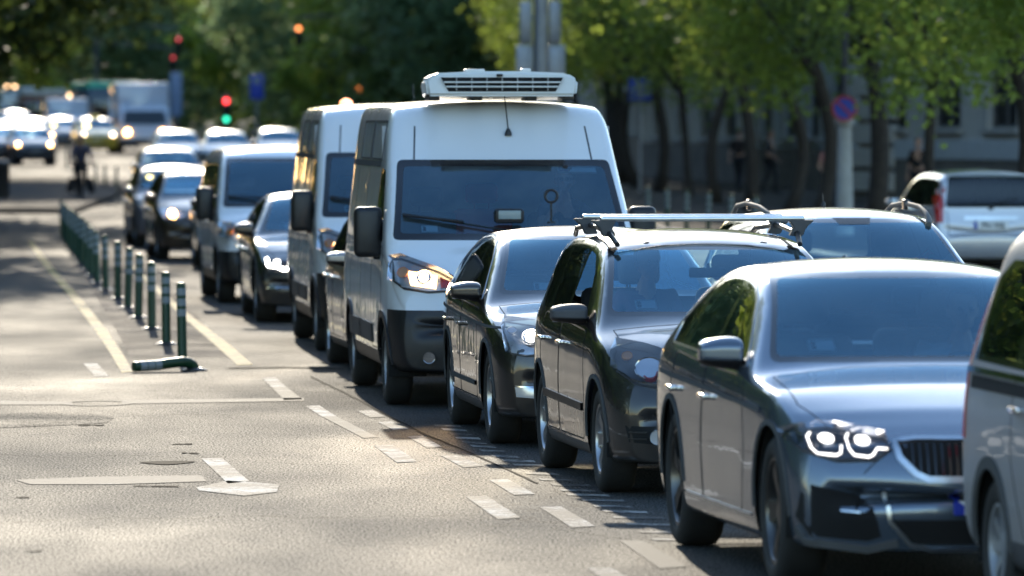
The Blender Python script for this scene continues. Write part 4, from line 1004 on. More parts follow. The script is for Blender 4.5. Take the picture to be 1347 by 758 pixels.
# --- dark silver van cut by the right edge of the picture
P_gv = paint('grey_van_paint', (0.34, 0.33, 0.34), 0.45, 0.55, .3, .12)
GV = dict(TRAF); GV.update(paint=P_gv, L=4.6, w=.92, fa=.88, wb=2.85, R=.325, tumble=.30, rr=.05, wk='gv', clad=None, bumpm=None, sillm='trim', zb=.22, bigmirror=False, crease=.2, nr=.4, cb=.10,
    top=[(0, .88), (.08, .95), (.3, 1.04), (.7, 1.10), (.9, 1.18), (1.1, 1.32), (1.45, 1.54), (1.7, 1.68), (1.95, 1.78), (2.3, 1.84), (2.8, 1.86), (4.0, 1.85), (4.35, 1.80), (4.5, 1.6), (4.58, 1.2), (4.6, 1.0)],
    belt=[(0, .72), (.25, .88), (.6, .97), (1.2, 1.05), (4.3, 1.10), (4.6, 1.0)], tail=[(.2, .08), (.5, 0), (.8, .02), (1.3, .1), (1.8, .25)],
    plan=[(0, .86), (.05, .905), (.18, .95), (.4, .98), (.9, 1), (3.9, 1), (4.35, .995), (4.5, .98), (4.57, .96), (4.6, .93)],
    ws=[(-.80, 1.14), (.80, 1.14), (.66, 1.70), (-.66, 1.70)], wsy=(.7, 2.2), rw=[(-.66, 1.15), (.66, 1.15), (.58, 1.66), (-.58, 1.66)], rwy=(4.0, 4.6), rwm='priv',
    dlo=[([(1.32, 1.13), (1.62, 1.40), (1.92, 1.58), (2.2, 1.64), (4.0, 1.64), (4.2, 1.55), (4.25, 1.17)], [([(1.5, 1.17), (1.7, 1.38), (1.96, 1.55), (2.2, 1.60), (2.2, 1.16)], 'priv'), ([(2.32, 1.16), (2.32, 1.60), (3.25, 1.60), (3.25, 1.17)], 'priv'), ([(3.35, 1.18), (3.35, 1.60), (3.98, 1.60), (4.12, 1.53), (4.15, 1.20)], 'priv')])],
    doors=[[(1.28, .40), (1.2, .75), (1.3, 1.08), (2.25, 1.09), (2.25, .40)], [(2.28, .40), (2.28, 1.09), (3.3, 1.11), (3.3, .75), (3.05, .40)]], handlez=.98, bumpz=.62, mirpos=(.90, 1.55, 1.2), mir=(.2, .16, .24), wiper=None,
    inside=dict(tub=(.8, 4.2, .4, 1.0), dash=(1.2, 1.1), seats=[(-.45, 2.05, .6, 'seat'), (.45, 2.05, .6, 'seat')]))
v = vehicle(GV, 'people_carrier', 'dark silver van cut by the right edge, passing beside the blue-grey saloon', 'van', None, 2)
for s in ('-x', '+x'):
    b = bmesh.new(); ribbon(b, GV['bvh'], s, [(2.2, 1.115), (4.30, 1.125)], .03, .014); obj('belt_trim', b, M['chrome'], v)
    b = bmesh.new(); ribbon(b, GV['bvh'], s, [(2.35, 1.06), (4.20, 1.07)], .06, .006); obj('sliding_rail', b, M['void'], v)
    part_patch('tail_light', GV, s, [(4.28, .80), (4.44, .80), (4.44, 1.3), (4.36, 1.5), (4.30, 1.5)], M['redlens'], v, .01)
for s in (-1, 1): part_patch('headlight', GV, '-y', [(s * .84, .80), (s * .82, .93), (s * .50, .85), (s * .45, .76), (s * .74, .74)], M['reflector'], v)
a = radians(8.0); F = G(1306, 812); lx, ly = -GV['w'] + .02, GV['fa'] + GV['wb']
v.location = (F.x - (lx * cos(a) - ly * sin(a)), F.y - (lx * sin(a) + ly * cos(a)), 0); v.rotation_euler = (0, 0, a); greyvan = v
# ------------------------------------------------------------ far traffic (small in the photograph)
def recolour(root, pm, lamp=None):
    """own paint for a copy of a vehicle, without touching the shared meshes"""
    def walk(o):
        if o.type == 'MESH':
            for i, s in enumerate(o.material_slots):
                if o.data.materials[i] is None: continue
                if o.data.materials[i] == P_sil: s.link = 'OBJECT'; s.material = pm
                elif lamp and o.data.materials[i] in (M['far_white'], M['far_warm'], M['warm'], M['white']): s.link = 'OBJECT'; s.material = lamp
        for c in o.children: walk(c)
    walk(root)
FAR = dict(HATCH); FAR.update(L=4.4, wb=2.6, inside=dict(tub=(1.0, 3.6, .3, .90), dash=(1.40, .97), seats=[]), plan=[(0, .86), (.05, .905), (.18, .95), (.4, .98), (.9, 1), (3.4, 1), (4.0, .97), (4.2, .95), (4.35, .92), (4.4, .88)],
    top=HATCH['top'][:13] + [(3.9, 1.36), (4.15, 1.15), (4.3, 1.0), (4.4, .92)], tail=[(.2, .1), (.4, 0), (.6, 0), (1.0, .08)], rwy=(3.5, 4.4))
far0 = compact(FAR, 'hatchback_car', '', 'far_white', CARS_LANE)
first = [True]
def far_car(px, D, deg, col, lamp, label, group, cat='car', metal=.5, left=False, sc_=1.0):
    r = far0 if first[0] else copy_tree(far0); first[0] = False
    recolour(r, paint('far_paint', col, metal, .3, .3), M[lamp] if lamp else M['reflector'])
    r['label'] = label; r['group'] = group; r['category'] = cat
    c = AT(px, D); r.location = c; r.rotation_euler = (0, 0, radians(deg)); r.scale = (sc_,) * 3
    return r
QF = 'vehicles far back in the traffic'
far_car(346, 95, 7, (.035, .022, .018), None, 'dark brown hatchback tucked behind the white minibus, its headlights hidden', CARS_LANE)
far_car(277, 101.9, 7, (.06, .035, .02), 'far_warm', 'brown hatchback with glowing orange headlight, left of the white minibus', CARS_LANE)
for r_ in []: pass
silv = far_car(241, 112.5, 7, (.26, .24, .27), 'far_white', 'silver-mauve hatchback with white headlights, leftmost of the near queue', CARS_LANE)
far_car(229, 158, 7, (.05, .07, .11), 'far_warm', 'dark blue car with a single orange headlight behind the silver-mauve hatchback', QF)
far_car(238, 215, 7, (.42, .40, .36), None, 'pale cream car roof below the white box truck', QF)
far_car(302, 214, 6, (.42, .41, .38), None, 'white car with roof strip lights showing above the minibus', QF)
far_car(372, 222, 6, (.42, .41, .38), None, 'white car roof between the minibus and the second white van', QF)
P_ty = (.85, .50, .01)
taxi = far_car(130, 262, 8, P_ty, 'far_white', 'yellow taxi with roof sign, in the middle of the far traffic', QF, 'taxi', 0.0, sc_=1.03)
b = bmesh.new(); box(b, (0, 2.3, 1.52), (.42, .16, .12), .03); obj('taxi_sign', b, mat('taxi_sign_yellow', (.8, .6, .05), .4), taxi)
far_car(84, 276, 8, (.03, .035, .045), 'far_white', 'dark car left of the yellow taxi with two white headlights', QF)
far_car(22, 255, 9, (.38, .38, .36), 'far_white', 'pale car among the leftmost far traffic', QF)
far_car(3, 235, 9, (.05, .05, .06), 'far_warm', 'dark car cut by the left edge of the picture', QF)
far_car(24, 300, 9, (.40, .40, .40), 'far_white', 'white car behind the pale car at the far left', QF, sc_=1.15)
far_car(50, 262, 9, (.10, .11, .13), 'far_warm', 'grey car left of the dark car, in front of the brown-red bus', QF)
far_car(46, 232, 9, (.05, .05, .055), 'far_warm', 'dark car low at the left of the far traffic, nearer than its neighbours', QF)
# more hatchbacks hidden behind in the second lane
far_car(180, 190, 7, (.04, .05, .07), None, 'dark car low in front of the white box truck', QF) if False else None

def boxy(name, label, cat, px, D, deg, L, W, H, body_m, band=None, lamps='far_warm', cab=True, top_m=None, group=QF, lampz=.75, lampx=.8):
    """bus, truck or box van with screen, side windows, wheels and lamps"""
    r = empty(name, label, cat, group, AT(px, D), radians(deg)); h = W / 2
    b = bmesh.new(); y0 = 1.5 if cab else 0
    box(b, (0, y0 + (L - y0) / 2, (H + .55) / 2 + (.15 if cab else 0)), (W, L - y0, H - .55), .12, 3); obj('cargo_box' if cab else 'body', b, body_m, r)
    Hc = H * .70 if cab else H
    if cab:
        b = bmesh.new(); n0 = [(0, .4), (0, 1.15), (.55, Hc - .1), (.8, Hc), (1.55, Hc), (1.55, .4)]
        A = [b.verts.new((-h * .94, y, z)) for y, z in n0]; B = [b.verts.new((h * .94, y, z)) for y, z in n0]
        b.faces.new(A); b.faces.new(B[::-1])
        for i in range(6): b.faces.new((A[i], B[i], B[(i + 1) % 6], A[(i + 1) % 6]))
        bmesh.ops.recalc_face_normals(b, faces=b.faces); bmesh.ops.bevel(b, geom=b.edges[:], offset=.06, segments=3, affect='EDGES'); obj('cab', b, top_m or body_m, r)
        b = bmesh.new(); sl = (Hc - 1.25) / .55
        q = [(-h * .82, 1.2), (h * .82, 1.2), (h * .74, Hc - .22), (-h * .74, Hc - .22)]
        vs = [b.verts.new((u, (z - 1.15) / (Hc - .1 - 1.15) * .55 - .02, z)) for u, z in q] + [b.verts.new((u, (z - 1.15) / (Hc - .1 - 1.15) * .55 + .02, z)) for u, z in q]
        b.faces.new(vs[:4]); b.faces.new(vs[4:][::-1])
        for i in range(4): b.faces.new((vs[i], vs[4 + i], vs[4 + (i + 1) % 4], vs[(i + 1) % 4]))
        bmesh.ops.recalc_face_normals(b, faces=b.faces); obj('windscreen', b, M['priv'], r)
    else:
        b = bmesh.new(); box(b, (0, -.005, H * .58), (W * .88, .05, H * .36), .02); obj('windscreen', b, M['gloss_black'], r)
        for s in (-1, 1):
            b = bmesh.new(); box(b, (s * (h + .001), L / 2, H * .62), (.03, L * .9, H * .28), .01); obj('side_window', b, M['gloss_black'], r)
    if band:
        b = bmesh.new(); box(b, (0, L / 2, H - .16), (W + .03, L + .03, .34), .06, 2); obj('roof_band', b, band, r)
    for s in (-1, 1):
        b = bmesh.new(); lathe(b, [(-.03, .12), (-.02, .11), (.02, .10)], 16, 'y'); o = obj('headlight', b, M[lamps], r); o.location = (s * h * lampx, -.02, lampz)
        b = bmesh.new(); box(b, (0, 0, 0), (.16, .08, .4), .03); o = obj('door_mirror', b, M['black'], r); o.location = (s * (h + .12), .4, Hc * .68)
        for y in (.9, L - 1.2):
            b = bmesh.new(); lathe(b, [(-.13, .2), (-.13, .42), (-.09, .45), (.09, .45), (.13, .42), (.13, .2)], 24, 'x'); o = obj('wheel', b, M['rubber'], r); o.location = (s * (h - .15), y, .45)
    b = bmesh.new(); box(b, (0, .0, .45), (W * .94, .14, .28), .04); obj('bumper', b, M['trim'], r)
    return r
P_tw = paint('truck_white', (.62, .65, .72), 0, .4, .2); P_teal = mat('teal_paint', (.03, .50, .33), .5); P_tn = mat('bus_dark_blue', (.05, .10, .16), .4); P_brn = mat('bus_brown_red', (.18, .07, .05), .5); P_cr = mat('bus_cream', (.62, .58, .5), .5)
boxy('box_truck', 'white box truck with two glowing headlights, above the far queue', 'truck', 191, 268, 7, 6.5, 2.3, 2.85, P_tw, lampx=.66, lampz=.87)
boxy('city_bus', 'dark bus with teal roof band, left of the white box truck', 'bus', 150, 300, 8, 11, 2.5, 3.1, P_tn, P_teal, cab=False, lamps='reflector')
boxy('city_bus', 'brown-red bus with cream roof, at the left of the far traffic', 'bus', 60, 330, 9, 11, 2.5, 2.75, P_brn, P_cr, cab=False, lampx=.62, lampz=.95)
boxy('delivery_van', 'white delivery van behind the dark car, between the brown-red bus and the taxi', 'van', 92, 292, 8, 5.2, 1.95, 2.15, P_tw, lamps='far_warm', lampz=1.0)
boxy('delivery_van', 'white high-roofed van among the leftmost far traffic', 'van', 24, 330, 9, 5.2, 2.1, 2.7, P_tw, lamps='far_white', lampz=.9)

for k in range(13):  # unseen dark cars added to break up bright reflections in the car flanks
    D = 92 + k * 11; r_ = copy_tree(far0); recolour(r_, paint('unseen_car_paint', random.choice([(.03, .03, .035), (.10, .05, .03), (.12, .12, .13), (.02, .04, .08), (.06, .055, .05)]), .4, .3, .3), M['reflector'])
    r_.location = (1.72 + (36 - min(D, 140)) * .118 - max(0, D - 140) * .085 - 17.6, D, ZG(D)); r_.rotation_euler = (0, 0, radians(6.7)); tag(r_, 'unseen dark car added along the left kerb to break up reflections', 'car', 'unseen cars added along the left kerb')
# ------------------------------------------------------------ ground, road, pavement, kerb, island
def dirt_mat(name, lo, hi, scale, rough, bump=0.4, bscale=90, spec=0.5, grain=0.0, cracks=False, stretch=None, patches=0.0):
    m, t, b = new_mat(name); L = t.links
    n1 = noise_node(t, scale, 8, .6, stretch=stretch); n2 = noise_node(t, bscale, 3, .8, stretch=(1, .28, 1) if cracks else None); n3 = noise_node(t, scale * .12, 3, .5)
    a1 = t.nodes.new('ShaderNodeMath'); a1.operation = 'MULTIPLY_ADD'; a1.inputs[1].default_value = .5; L.new(n1.outputs[0], a1.inputs[0])
    a0 = t.nodes.new('ShaderNodeMath'); a0.operation = 'MULTIPLY'; a0.inputs[1].default_value = .5; L.new(n3.outputs[0], a0.inputs[0]); L.new(a0.outputs[0], a1.inputs[2])
    a2 = t.nodes.new('ShaderNodeMath'); a2.operation = 'MULTIPLY_ADD'; a2.inputs[1].default_value = grain; L.new(n2.outputs[0], a2.inputs[0]); L.new(a1.outputs[0], a2.inputs[2])
    r = ramp(t, a2.outputs[0], [(.38 + grain * .35, lo), (.64 + grain * .65, hi)]); src = r.outputs[0]
    if cracks:
        tc = t.nodes.new('ShaderNodeTexCoord'); vo = t.nodes.new('ShaderNodeTexVoronoi'); vo.feature = 'DISTANCE_TO_EDGE'; vo.inputs['Scale'].default_value = .16
        nw = noise_node(t, .9, 5); mx = t.nodes.new('ShaderNodeMix'); mx.data_type = 'RGBA'; mx.inputs[0].default_value = .22; L.new(tc.outputs['Object'], mx.inputs[6]); L.new(nw.outputs[1], mx.inputs[7]); 
        ad = t.nodes.new('ShaderNodeVectorMath'); ad.operation = 'MULTIPLY_ADD'; ad.inputs[1].default_value = (2.0, 2.0, 0); L.new(nw.outputs[1], ad.inputs[0]); L.new(tc.outputs['Object'], ad.inputs[2]); L.new(ad.outputs[0], vo.inputs['Vector'])
        rc = ramp(t, vo.outputs[0], [(0, .42), (.0025, .55), (.006, 1.0)]); mm = t.nodes.new('ShaderNodeMix'); mm.data_type = 'RGBA'; mm.blend_type = 'MULTIPLY'; mm.inputs[0].default_value = .8
        L.new(src, mm.inputs[6]); L.new(rc.outputs[0], mm.inputs[7]); src = mm.outputs[2]
    if cracks:
        g_ = ramp(t, n2.outputs[0], [(.36, .5), (.5, .95), (.64, 1.7)]); g_.color_ramp.elements[2].color = (1.8, 1.8, 1.78, 1); gm = t.nodes.new('ShaderNodeMix'); gm.data_type = 'RGBA'; gm.blend_type = 'MULTIPLY'; gm.inputs[0].default_value = 1; L.new(src, gm.inputs[6]); L.new(g_.outputs[0], gm.inputs[7]); src = gm.outputs[2]  # sparkle of the aggregate is put into the colour as high-contrast grain
        sr = ramp(t, n2.outputs[0], [(.42, .0), (.62, 1.0)]); sm = t.nodes.new('ShaderNodeMath'); sm.operation = 'MULTIPLY'; sm.inputs[1].default_value = spec * 2; L.new(sr.outputs[0], sm.inputs[0]); L.new(sm.outputs[0], b.inputs['Specular IOR Level'])
    L.new(src, b.inputs['Base Color'])
    rr = ramp(t, n1.outputs[0], [(.3, rough - .10), (.7, rough + .10)]); L.new(rr.outputs[0], b.inputs['Roughness'])
    if not cracks: b.inputs['Specular IOR Level'].default_value = spec
    bp = t.nodes.new('ShaderNodeBump'); bp.inputs['Strength'].default_value = bump; bp.inputs['Distance'].default_value = .012; L.new(n2.outputs[0], bp.inputs['Height'])
    bp2 = t.nodes.new('ShaderNodeBump'); bp2.inputs['Strength'].default_value = .25; bp2.inputs['Distance'].default_value = .05; L.new(n1.outputs[0], bp2.inputs['Height']); L.new(bp.outputs[0], bp2.inputs['Normal'])
    L.new(bp2.outputs[0], b.inputs['Normal']); return m
A_road = dirt_mat('asphalt', (.040, .039, .038), (.082, .078, .072), .38, .78, .42, 70, .038, .3, True, (1, .35, 1))
A_near = A_road
A_ground = dirt_mat('dusty_ground', (.08, .07, .06), (.13, .115, .10), .3, .95, .4, 90, .02)
A_pave = dirt_mat('pavement_asphalt', (.045, .042, .038), (.09, .083, .075), .8, .9, .4, 90, .02)
A_isl = dirt_mat('island_asphalt', (.05, .042, .038), (.12, .10, .088), 1.0, .9, .5, 40, .08)
A_kerb = dirt_mat('kerb_stone', (.20, .19, .17), (.34, .32, .29), 2.5, .7)
def worn(name, col, wear, keep):
    m, t, b = new_mat(name); n = noise_node(t, 14, 8, .75); n2 = noise_node(t, 1.6, 5)
    ad = t.nodes.new('ShaderNodeMath'); ad.operation = 'ADD'; t.links.new(n.outputs[0], ad.inputs[0]); t.links.new(n2.outputs[0], ad.inputs[1])
    r = ramp(t, ad.outputs[0], [(wear * .5, (.06, .06, .06)), (wear * .5 + .12, col)]); 
    mr = t.nodes.new('ShaderNodeMath'); mr.operation = 'MULTIPLY'; mr.inputs[1].default_value = .5; t.links.new(ad.outputs[0], mr.inputs[0]); t.links.new(mr.outputs[0], r.inputs[0])
    t.links.new(r.outputs[0], b.inputs['Base Color']); b.inputs['Roughness'].default_value = .8; b.inputs['Specular IOR Level'].default_value = .12
    bn = noise_node(t, 30, 4, .7); bp = t.nodes.new('ShaderNodeBump'); bp.inputs['Strength'].default_value = .5; bp.inputs['Distance'].default_value = .01; t.links.new(bn.outputs[0], bp.inputs['Height']); t.links.new(bp.outputs[0], b.inputs['Normal'])
    return m
W_paint = worn('worn_white_paint', (.46, .45, .42), .96, 1); F_paint = worn('faded_white_paint', (.24, .235, .22), 1.10, 1); Y_paint = worn('worn_yellow_paint', (.42, .31, .09), .84, 1)

def strip(name, left, right, dz, m, kind='structure', n=1):
    """ground-following sheet between two lines of (x, y) points"""
    b = bmesh.new(); A = [b.verts.new((p[0], p[1], ZG(p[1]) + dz)) for p in left]; B = [b.verts.new((p[0], p[1], ZG(p[1]) + dz)) for p in right]
    for i in range(len(A) - 1): b.faces.new((A[i], B[i], B[i + 1], A[i + 1]))
    for f in b.faces:
        f.normal_update()
        if f.normal.z < 0: f.normal_flip()
    return struct(name, b, m, True)
ys_ = [-150, -60, 0, 20, 40, 60, 80, 100] + list(range(110, 270, 8)) + [280, 330, 400, 500, 700, 1000, 1500, 2600]
strip('ground', [(-1600, y) for y in ys_], [(1600, y) for y in ys_], -.03, A_ground)
# the street runs away to the left; centre line of the near lane
def lane(y): return 1.72 + (36.0 - y) * .118 if y < 140 else 1.72 - 104 * .118 - (y - 140) * .085
yr = [y for y in ys_ if y <= 700]
strip('road', [(lane(y) - 26, y) for y in yr], [(lane(y) + 11.0, y) for y in yr], 0.0, A_road)
KX = lambda y: lane(y) + 10.6 if y < 80 else lane(y) + 10.6 + min(1, (y - 80) / 60) * 1.6
def kerb(name, f, y0, y1, wk=.16, h=.13, into=1):
    b = bmesh.new(); ys = [y0 + (y1 - y0) * i / 40 for i in range(41)]; R_ = []
    for y in ys: R_.append([b.verts.new((f(y) + x, y, ZG(y) + z)) for x, z in ((0, -.02), (0, h - .02), (.02 * into, h), (wk * into, h), (wk * into, -.02))])
    for A, B in zip(R_, R_[1:]):
        for k in range(4): b.faces.new((A[k], A[k + 1], B[k + 1], B[k]))
    bmesh.ops.recalc_face_normals(b, faces=b.faces); return struct(name, b, A_kerb)
kerb('kerb', KX, -40, 420)
strip('pavement', [(KX(y) + .16, y) for y in yr if y <= 420], [(KX(y) + 60, y) for y in yr if y <= 420], .126, A_pave)
LX = lambda y: lane(y) - 19.0
kerb('kerb', LX, -40, 420, into=-1)
strip('pavement', [(LX(y) - 60, y) for y in yr if y <= 420], [(LX(y) - .16, y) for y in yr if y <= 420], .126, A_pave)

def mark(name, poly, m, dz=.004):
    b = bmesh.new(); P = [G(x, y) for x, y in poly]; f = b.faces.new([b.verts.new((p.x, p.y, p.z + dz)) for p in P]); f.normal_update()
    if f.normal.z < 0: f.normal_flip()
    bmesh.ops.triangulate(b, faces=b.faces)
    return struct(name, b, m)
def pstrip(name, left, right, m, dz=.004):
    b = bmesh.new(); A = [b.verts.new(G(x, y) + Vector((0, 0, dz))) for x, y in left]; B = [b.verts.new(G(x, y) + Vector((0, 0, dz))) for x, y in right]
    for i in range(len(A) - 1): b.faces.new((A[i], B[i], B[i + 1], A[i + 1]))
    for f in b.faces:
        f.normal_update()
        if f.normal.z < 0: f.normal_flip()
    return struct(name, b, m)
pstrip('road_marking', [(36, 318), (62, 355), (95, 395), (125, 435), (145, 465), (160, 491)], [(43, 318), (72, 355), (108, 395), (141, 435), (161, 465), (175, 489)], Y_paint)
pstrip('road_marking', [(165, 345), (200, 378), (238, 415), (287, 458), (312, 481)], [(170, 345), (208, 378), (250, 415), (305, 456), (332, 480)], Y_paint)
for q, m in (([(110, 479), (128, 479), (143, 495), (125, 496)], W_paint), ([(345, 498), (362, 497), (376, 509), (357, 510)], W_paint), ([(357, 510), (376, 509), (398, 526), (374, 527)], F_paint),
    ([(402, 535), (420, 534), (442, 548), (424, 549)], W_paint), ([(424, 549), (442, 548), (497, 576), (478, 577)], F_paint), ([(470, 541), (490, 540), (507, 549), (487, 550)], W_paint),
    ([(497, 556), (515, 555), (537, 565), (517, 566)], W_paint), ([(536, 575), (556, 574), (582, 589), (562, 590)], W_paint), ([(492, 587), (517, 586), (549, 608), (522, 609)], W_paint),
    ([(580, 600), (602, 599), (636, 614), (610, 616)], W_paint), ([(643, 632), (668, 631), (704, 651), (676, 652)], W_paint), ([(612, 654), (640, 653), (685, 682), (655, 684)], W_paint),
    ([(710, 668), (738, 667), (783, 693), (752, 695)], W_paint), ([(815, 712), (845, 712), (905, 746), (868, 749)], F_paint), ([(772, 748), (805, 748), (840, 768), (800, 768)], W_paint),
    ([(265, 604), (292, 603), (328, 634), (300, 637)], W_paint), ([(258, 642), (300, 633), (368, 638), (364, 648), (322, 653), (262, 646)], W_paint), ([(20, 632), (120, 628), (265, 626), (272, 634), (150, 638), (40, 638)], F_paint),
    ([(0, 528), (95, 529), (95, 533), (0, 533)], F_paint), ([(160, 527), (400, 524), (400, 528), (160, 532)], F_paint)): mark('road_marking', q, m)
hx = [(569, 559, 605), (580, 564, 612), (590, 570, 620), (597, 575, 630), (607, 581, 638), (618, 586, 650), (630, 592, 662), (645, 599, 680), (659, 605, 702), (674, 611, 722), (689, 622, 733), (708, 630, 752), (724, 637, 775), (735, 644, 782), (744, 650, 800), (763, 657, 820), (779, 665, 830), (792, 672, 850), (805, 680, 872), (822, 689, 890), (838, 699, 912), (856, 709, 930)]
for x0, y0, x1 in hx: mark('road_marking', [(x0, y0), (x1, y0 + 1.5), (x1 + 3, y0 + 4.0), (x0 + 4, y0 + 2.6)], W_paint)
TAR = mat('tar_seal', (.012, .011, .011), .9, bump=.3); TAR.node_tree.nodes['Principled BSDF'].inputs['Specular IOR Level'].default_value = .03
def crackline(pts, wd):
    l = []; r = []
    for i, (x, y) in enumerate(pts):
        j = random.uniform(-1.2, 1.2); l.append((x - wd + j, y + .2 + random.uniform(-.2, .2))); r.append((x + wd + j, y - .2))
    pstrip('road_crack', l, r, TAR, .005)
def dense(pts, n):
    out = []
    for (a, b), (c, d) in zip(pts, pts[1:]): out += [(a + (c - a) * i / n, b + (d - b) * i / n) for i in range(n)]
    return out + [pts[-1]]
crackline(dense([(408, 496), (455, 518), (515, 550), (560, 572), (640, 606), (708, 637)], 8), 1.6)
pl_ = dense([(300, 485), (380, 484), (452, 486)], 9); pstrip('road_crack', [(x, y - .7 + random.uniform(-.3, .3)) for x, y in pl_], [(x, y + .7) for x, y in pl_], TAR, .005)
pl_ = dense([(183, 609), (218, 609.5), (256, 608)], 7); n_ = len(pl_); pstrip('road_crack', [(x, y - 1.8 * sin(pi * (i + .1) / n_) - .2) for i, (x, y) in enumerate(pl_)], [(x, y + 2.4 * sin(pi * (i + .1) / n_) + .2) for i, (x, y) in enumerate(pl_)], TAR, .005)
for (x, y, w_) in ((205, 640, 60), (240, 585, 26), (45, 726, 20), (120, 560, 34), (30, 655, 18), (250, 596, 22)):
    pl_ = dense([(x - w_ / 2, y), (x + w_ / 2, y + random.uniform(-1, 1))], 6); pstrip('road_crack', [(a, q - .8 * random.random()) for a, q in pl_], [(a, q + .9 * random.random() + .2) for a, q in pl_], TAR, .005)
A_patch = dirt_mat('patched_asphalt', (.034, .033, .032), (.070, .067, .062), .6, .8, .42, 70, .036, .2, True)
for q in ([(-60, 546), (60, 543), (120, 544), (150, 550), (140, 557), (60, 561), (-60, 566)],): mark('road_patch', q, A_patch, .003)
# painted ring of the manhole
b = bmesh.new(); c = G(128, 531); R1, R2 = .30, .24; n = 32
A = [b.verts.new((c.x + R1 * cos(2 * pi * k / n), c.y + R1 * 1.6 * sin(2 * pi * k / n), .005)) for k in range(n)]; B = [b.verts.new((c.x + R2 * cos(2 * pi * k / n), c.y + R2 * 1.6 * sin(2 * pi * k / n), .005)) for k in range(n)]
for k in range(n): b.faces.new((A[k], A[(k + 1) % n], B[(k + 1) % n], B[k]))
bmesh.ops.recalc_face_normals(b, faces=b.faces); struct('manhole_rim', b, F_paint)
# traffic island of darker paving, and the raised crossing at the left
isl = [[(150, 320), (112, 335), (100, 350), (120, 380), (150, 430), (172, 470)], [(160, 320), (178, 335), (195, 350), (232, 385), (270, 430), (305, 470)]]
pstrip('traffic_island', isl[0], isl[1], A_isl, .002)
a0, a1 = G(-90, 284), G(180, 268)
b = bmesh.new(); P = [G(-90, 281), G(100, 281), G(150, 262), G(172, 240), G(60, 237), G(-90, 237)]
lo_ = [b.verts.new((p.x, p.y, p.z - .03)) for p in P]; hi_ = [b.verts.new((p.x, p.y, p.z + .13)) for p in P]; b.faces.new(hi_)
for i in range(len(P)): b.faces.new((lo_[i], lo_[(i + 1) % 6], hi_[(i + 1) % 6], hi_[i]))
bmesh.ops.recalc_face_normals(b, faces=b.faces); struct('raised_island', b, A_isl)

# ------------------------------------------------------------ green bollards
GRN = mat('green_rubber', (.005, .042, .016), .45, bump=.2); WHT = mat('reflective_band', (.22, .25, .26), .5)
bm = bmesh.new(); lathe(bm, [(0.0, .12), (.012, .12), (.03, .075), (.035, .042)], 24, 'z'); base_me = bpy.data.meshes.new('base'); bm.to_mesh(base_me); bm.free(); base_me.materials.append(M['black'])
bm = bmesh.new(); lathe(bm, [(.02, .052), (.05, .046), (.70, .045), (.735, .043), (.745, .035), (.747, .003)], 20, 'z'); post_me = bpy.data.meshes.new('post'); bm.to_mesh(post_me); bm.free(); post_me.materials.append(GRN); post_me.polygons.foreach_set('use_smooth', [True] * len(post_me.polygons)); post_me.set_sharp_from_angle(angle=radians(35))
bm = bmesh.new(); lathe(bm, [(-.034, .0462), (.034, .0462)], 20, 'z'); band_me = bpy.data.meshes.new('reflective_band'); bm.to_mesh(band_me); bm.free(); band_me.materials.append(WHT)
def bollard(loc, label, group, h=1.0):
    r = empty('bollard', label, 'bollard', group, loc, random.uniform(0, 6)); link('base', base_me, r)
    p = link('post', post_me, r); p.scale = (1, 1, h); p.rotation_euler = (radians(random.uniform(-1.5, 1.5)), radians(random.uniform(-1.5, 1.5)), 0)
    for z in (.66, .56, .46): q = link('reflective_band', band_me, p); q.location = (0, 0, z)
    return r
bp_ = [(240, 475), (219, 454), (200, 434), (182, 419), (168, 406), (155, 394), (139, 382), (128, 373), (121, 364), (114, 356), (107, 348), (101, 340), (95, 333), (90, 326), (86, 320), (82, 314)]
BL = ['upright green bollard nearest to the camera, beside the knocked-over one', 'second green bollard of the row, counted from the knocked-over one', 'third green bollard of the row, counted from the knocked-over one', 'fourth green bollard of the row, counted from the knocked-over one', 'fifth green bollard of the row, counted from the knocked-over one', 'sixth green bollard of the row, counted from the knocked-over one', 'seventh green bollard of the row, just before the posts start to overlap']
for i, (x, y) in enumerate(bp_): bollard(G(x, y), BL[i] if i < 7 else 'green bollard in the far overlapping part of the island row', 'green bollards along the island')
for x, y in [(72, 213), (88, 222), (97, 228)]: bollard(G(x, y), 'far green bollard left of the cyclist, beside the taxi lane', 'far bollards behind the cyclist', 1.3)
for x, y in [(126, 248), (138, 251), (153, 254), (176, 256)]: bollard(G(x, y), 'thin dark bollard between the cyclist and the queue', 'bollards right of the cyclist')
for x, D in [(853, 128), (878, 125), (903, 122), (931, 119), (961, 116), (993, 113)]:
    bollard(AT(x, D, .0), 'pale green bollard on the right kerb between the van and the silver estate', 'bollards on the right kerb', 1.25)
# the one knocked over, bent at its foot
c = G(256, 488); r = empty('fallen_bollard', 'green bollard knocked flat on the road with its foot bent', 'bollard', None, c, 0); link('base', base_me, r)
b = bmesh.new(); e = G(176, 490) - c; e.z = 0; d = e.normalized(); tube(b, [(0, 0, .01), d * .02 + Vector((0, 0, .05)), d * .06 + Vector((0, 0, .075)), d * .13 + Vector((0, 0, .085)), d * .25 + Vector((0, 0, .075)), d * (e.length * .6) + Vector((0, 0, .06)), d * e.length + Vector((0, 0, .05))], [.05, .048, .048, .047, .046, .046, .045], 16)
p = obj('post', b, GRN, r)
for k in (.62, .74, .86):
    q = link('reflective_band', band_me, p); q.location = d * (e.length * k) + Vector((0, 0, .060 - (k - .6) * .025)); q.rotation_euler = Vector((d.x, d.y, -.05)).to_track_quat('Z', 'Y').to_euler(); q.scale = (1.02, 1.02, 1)
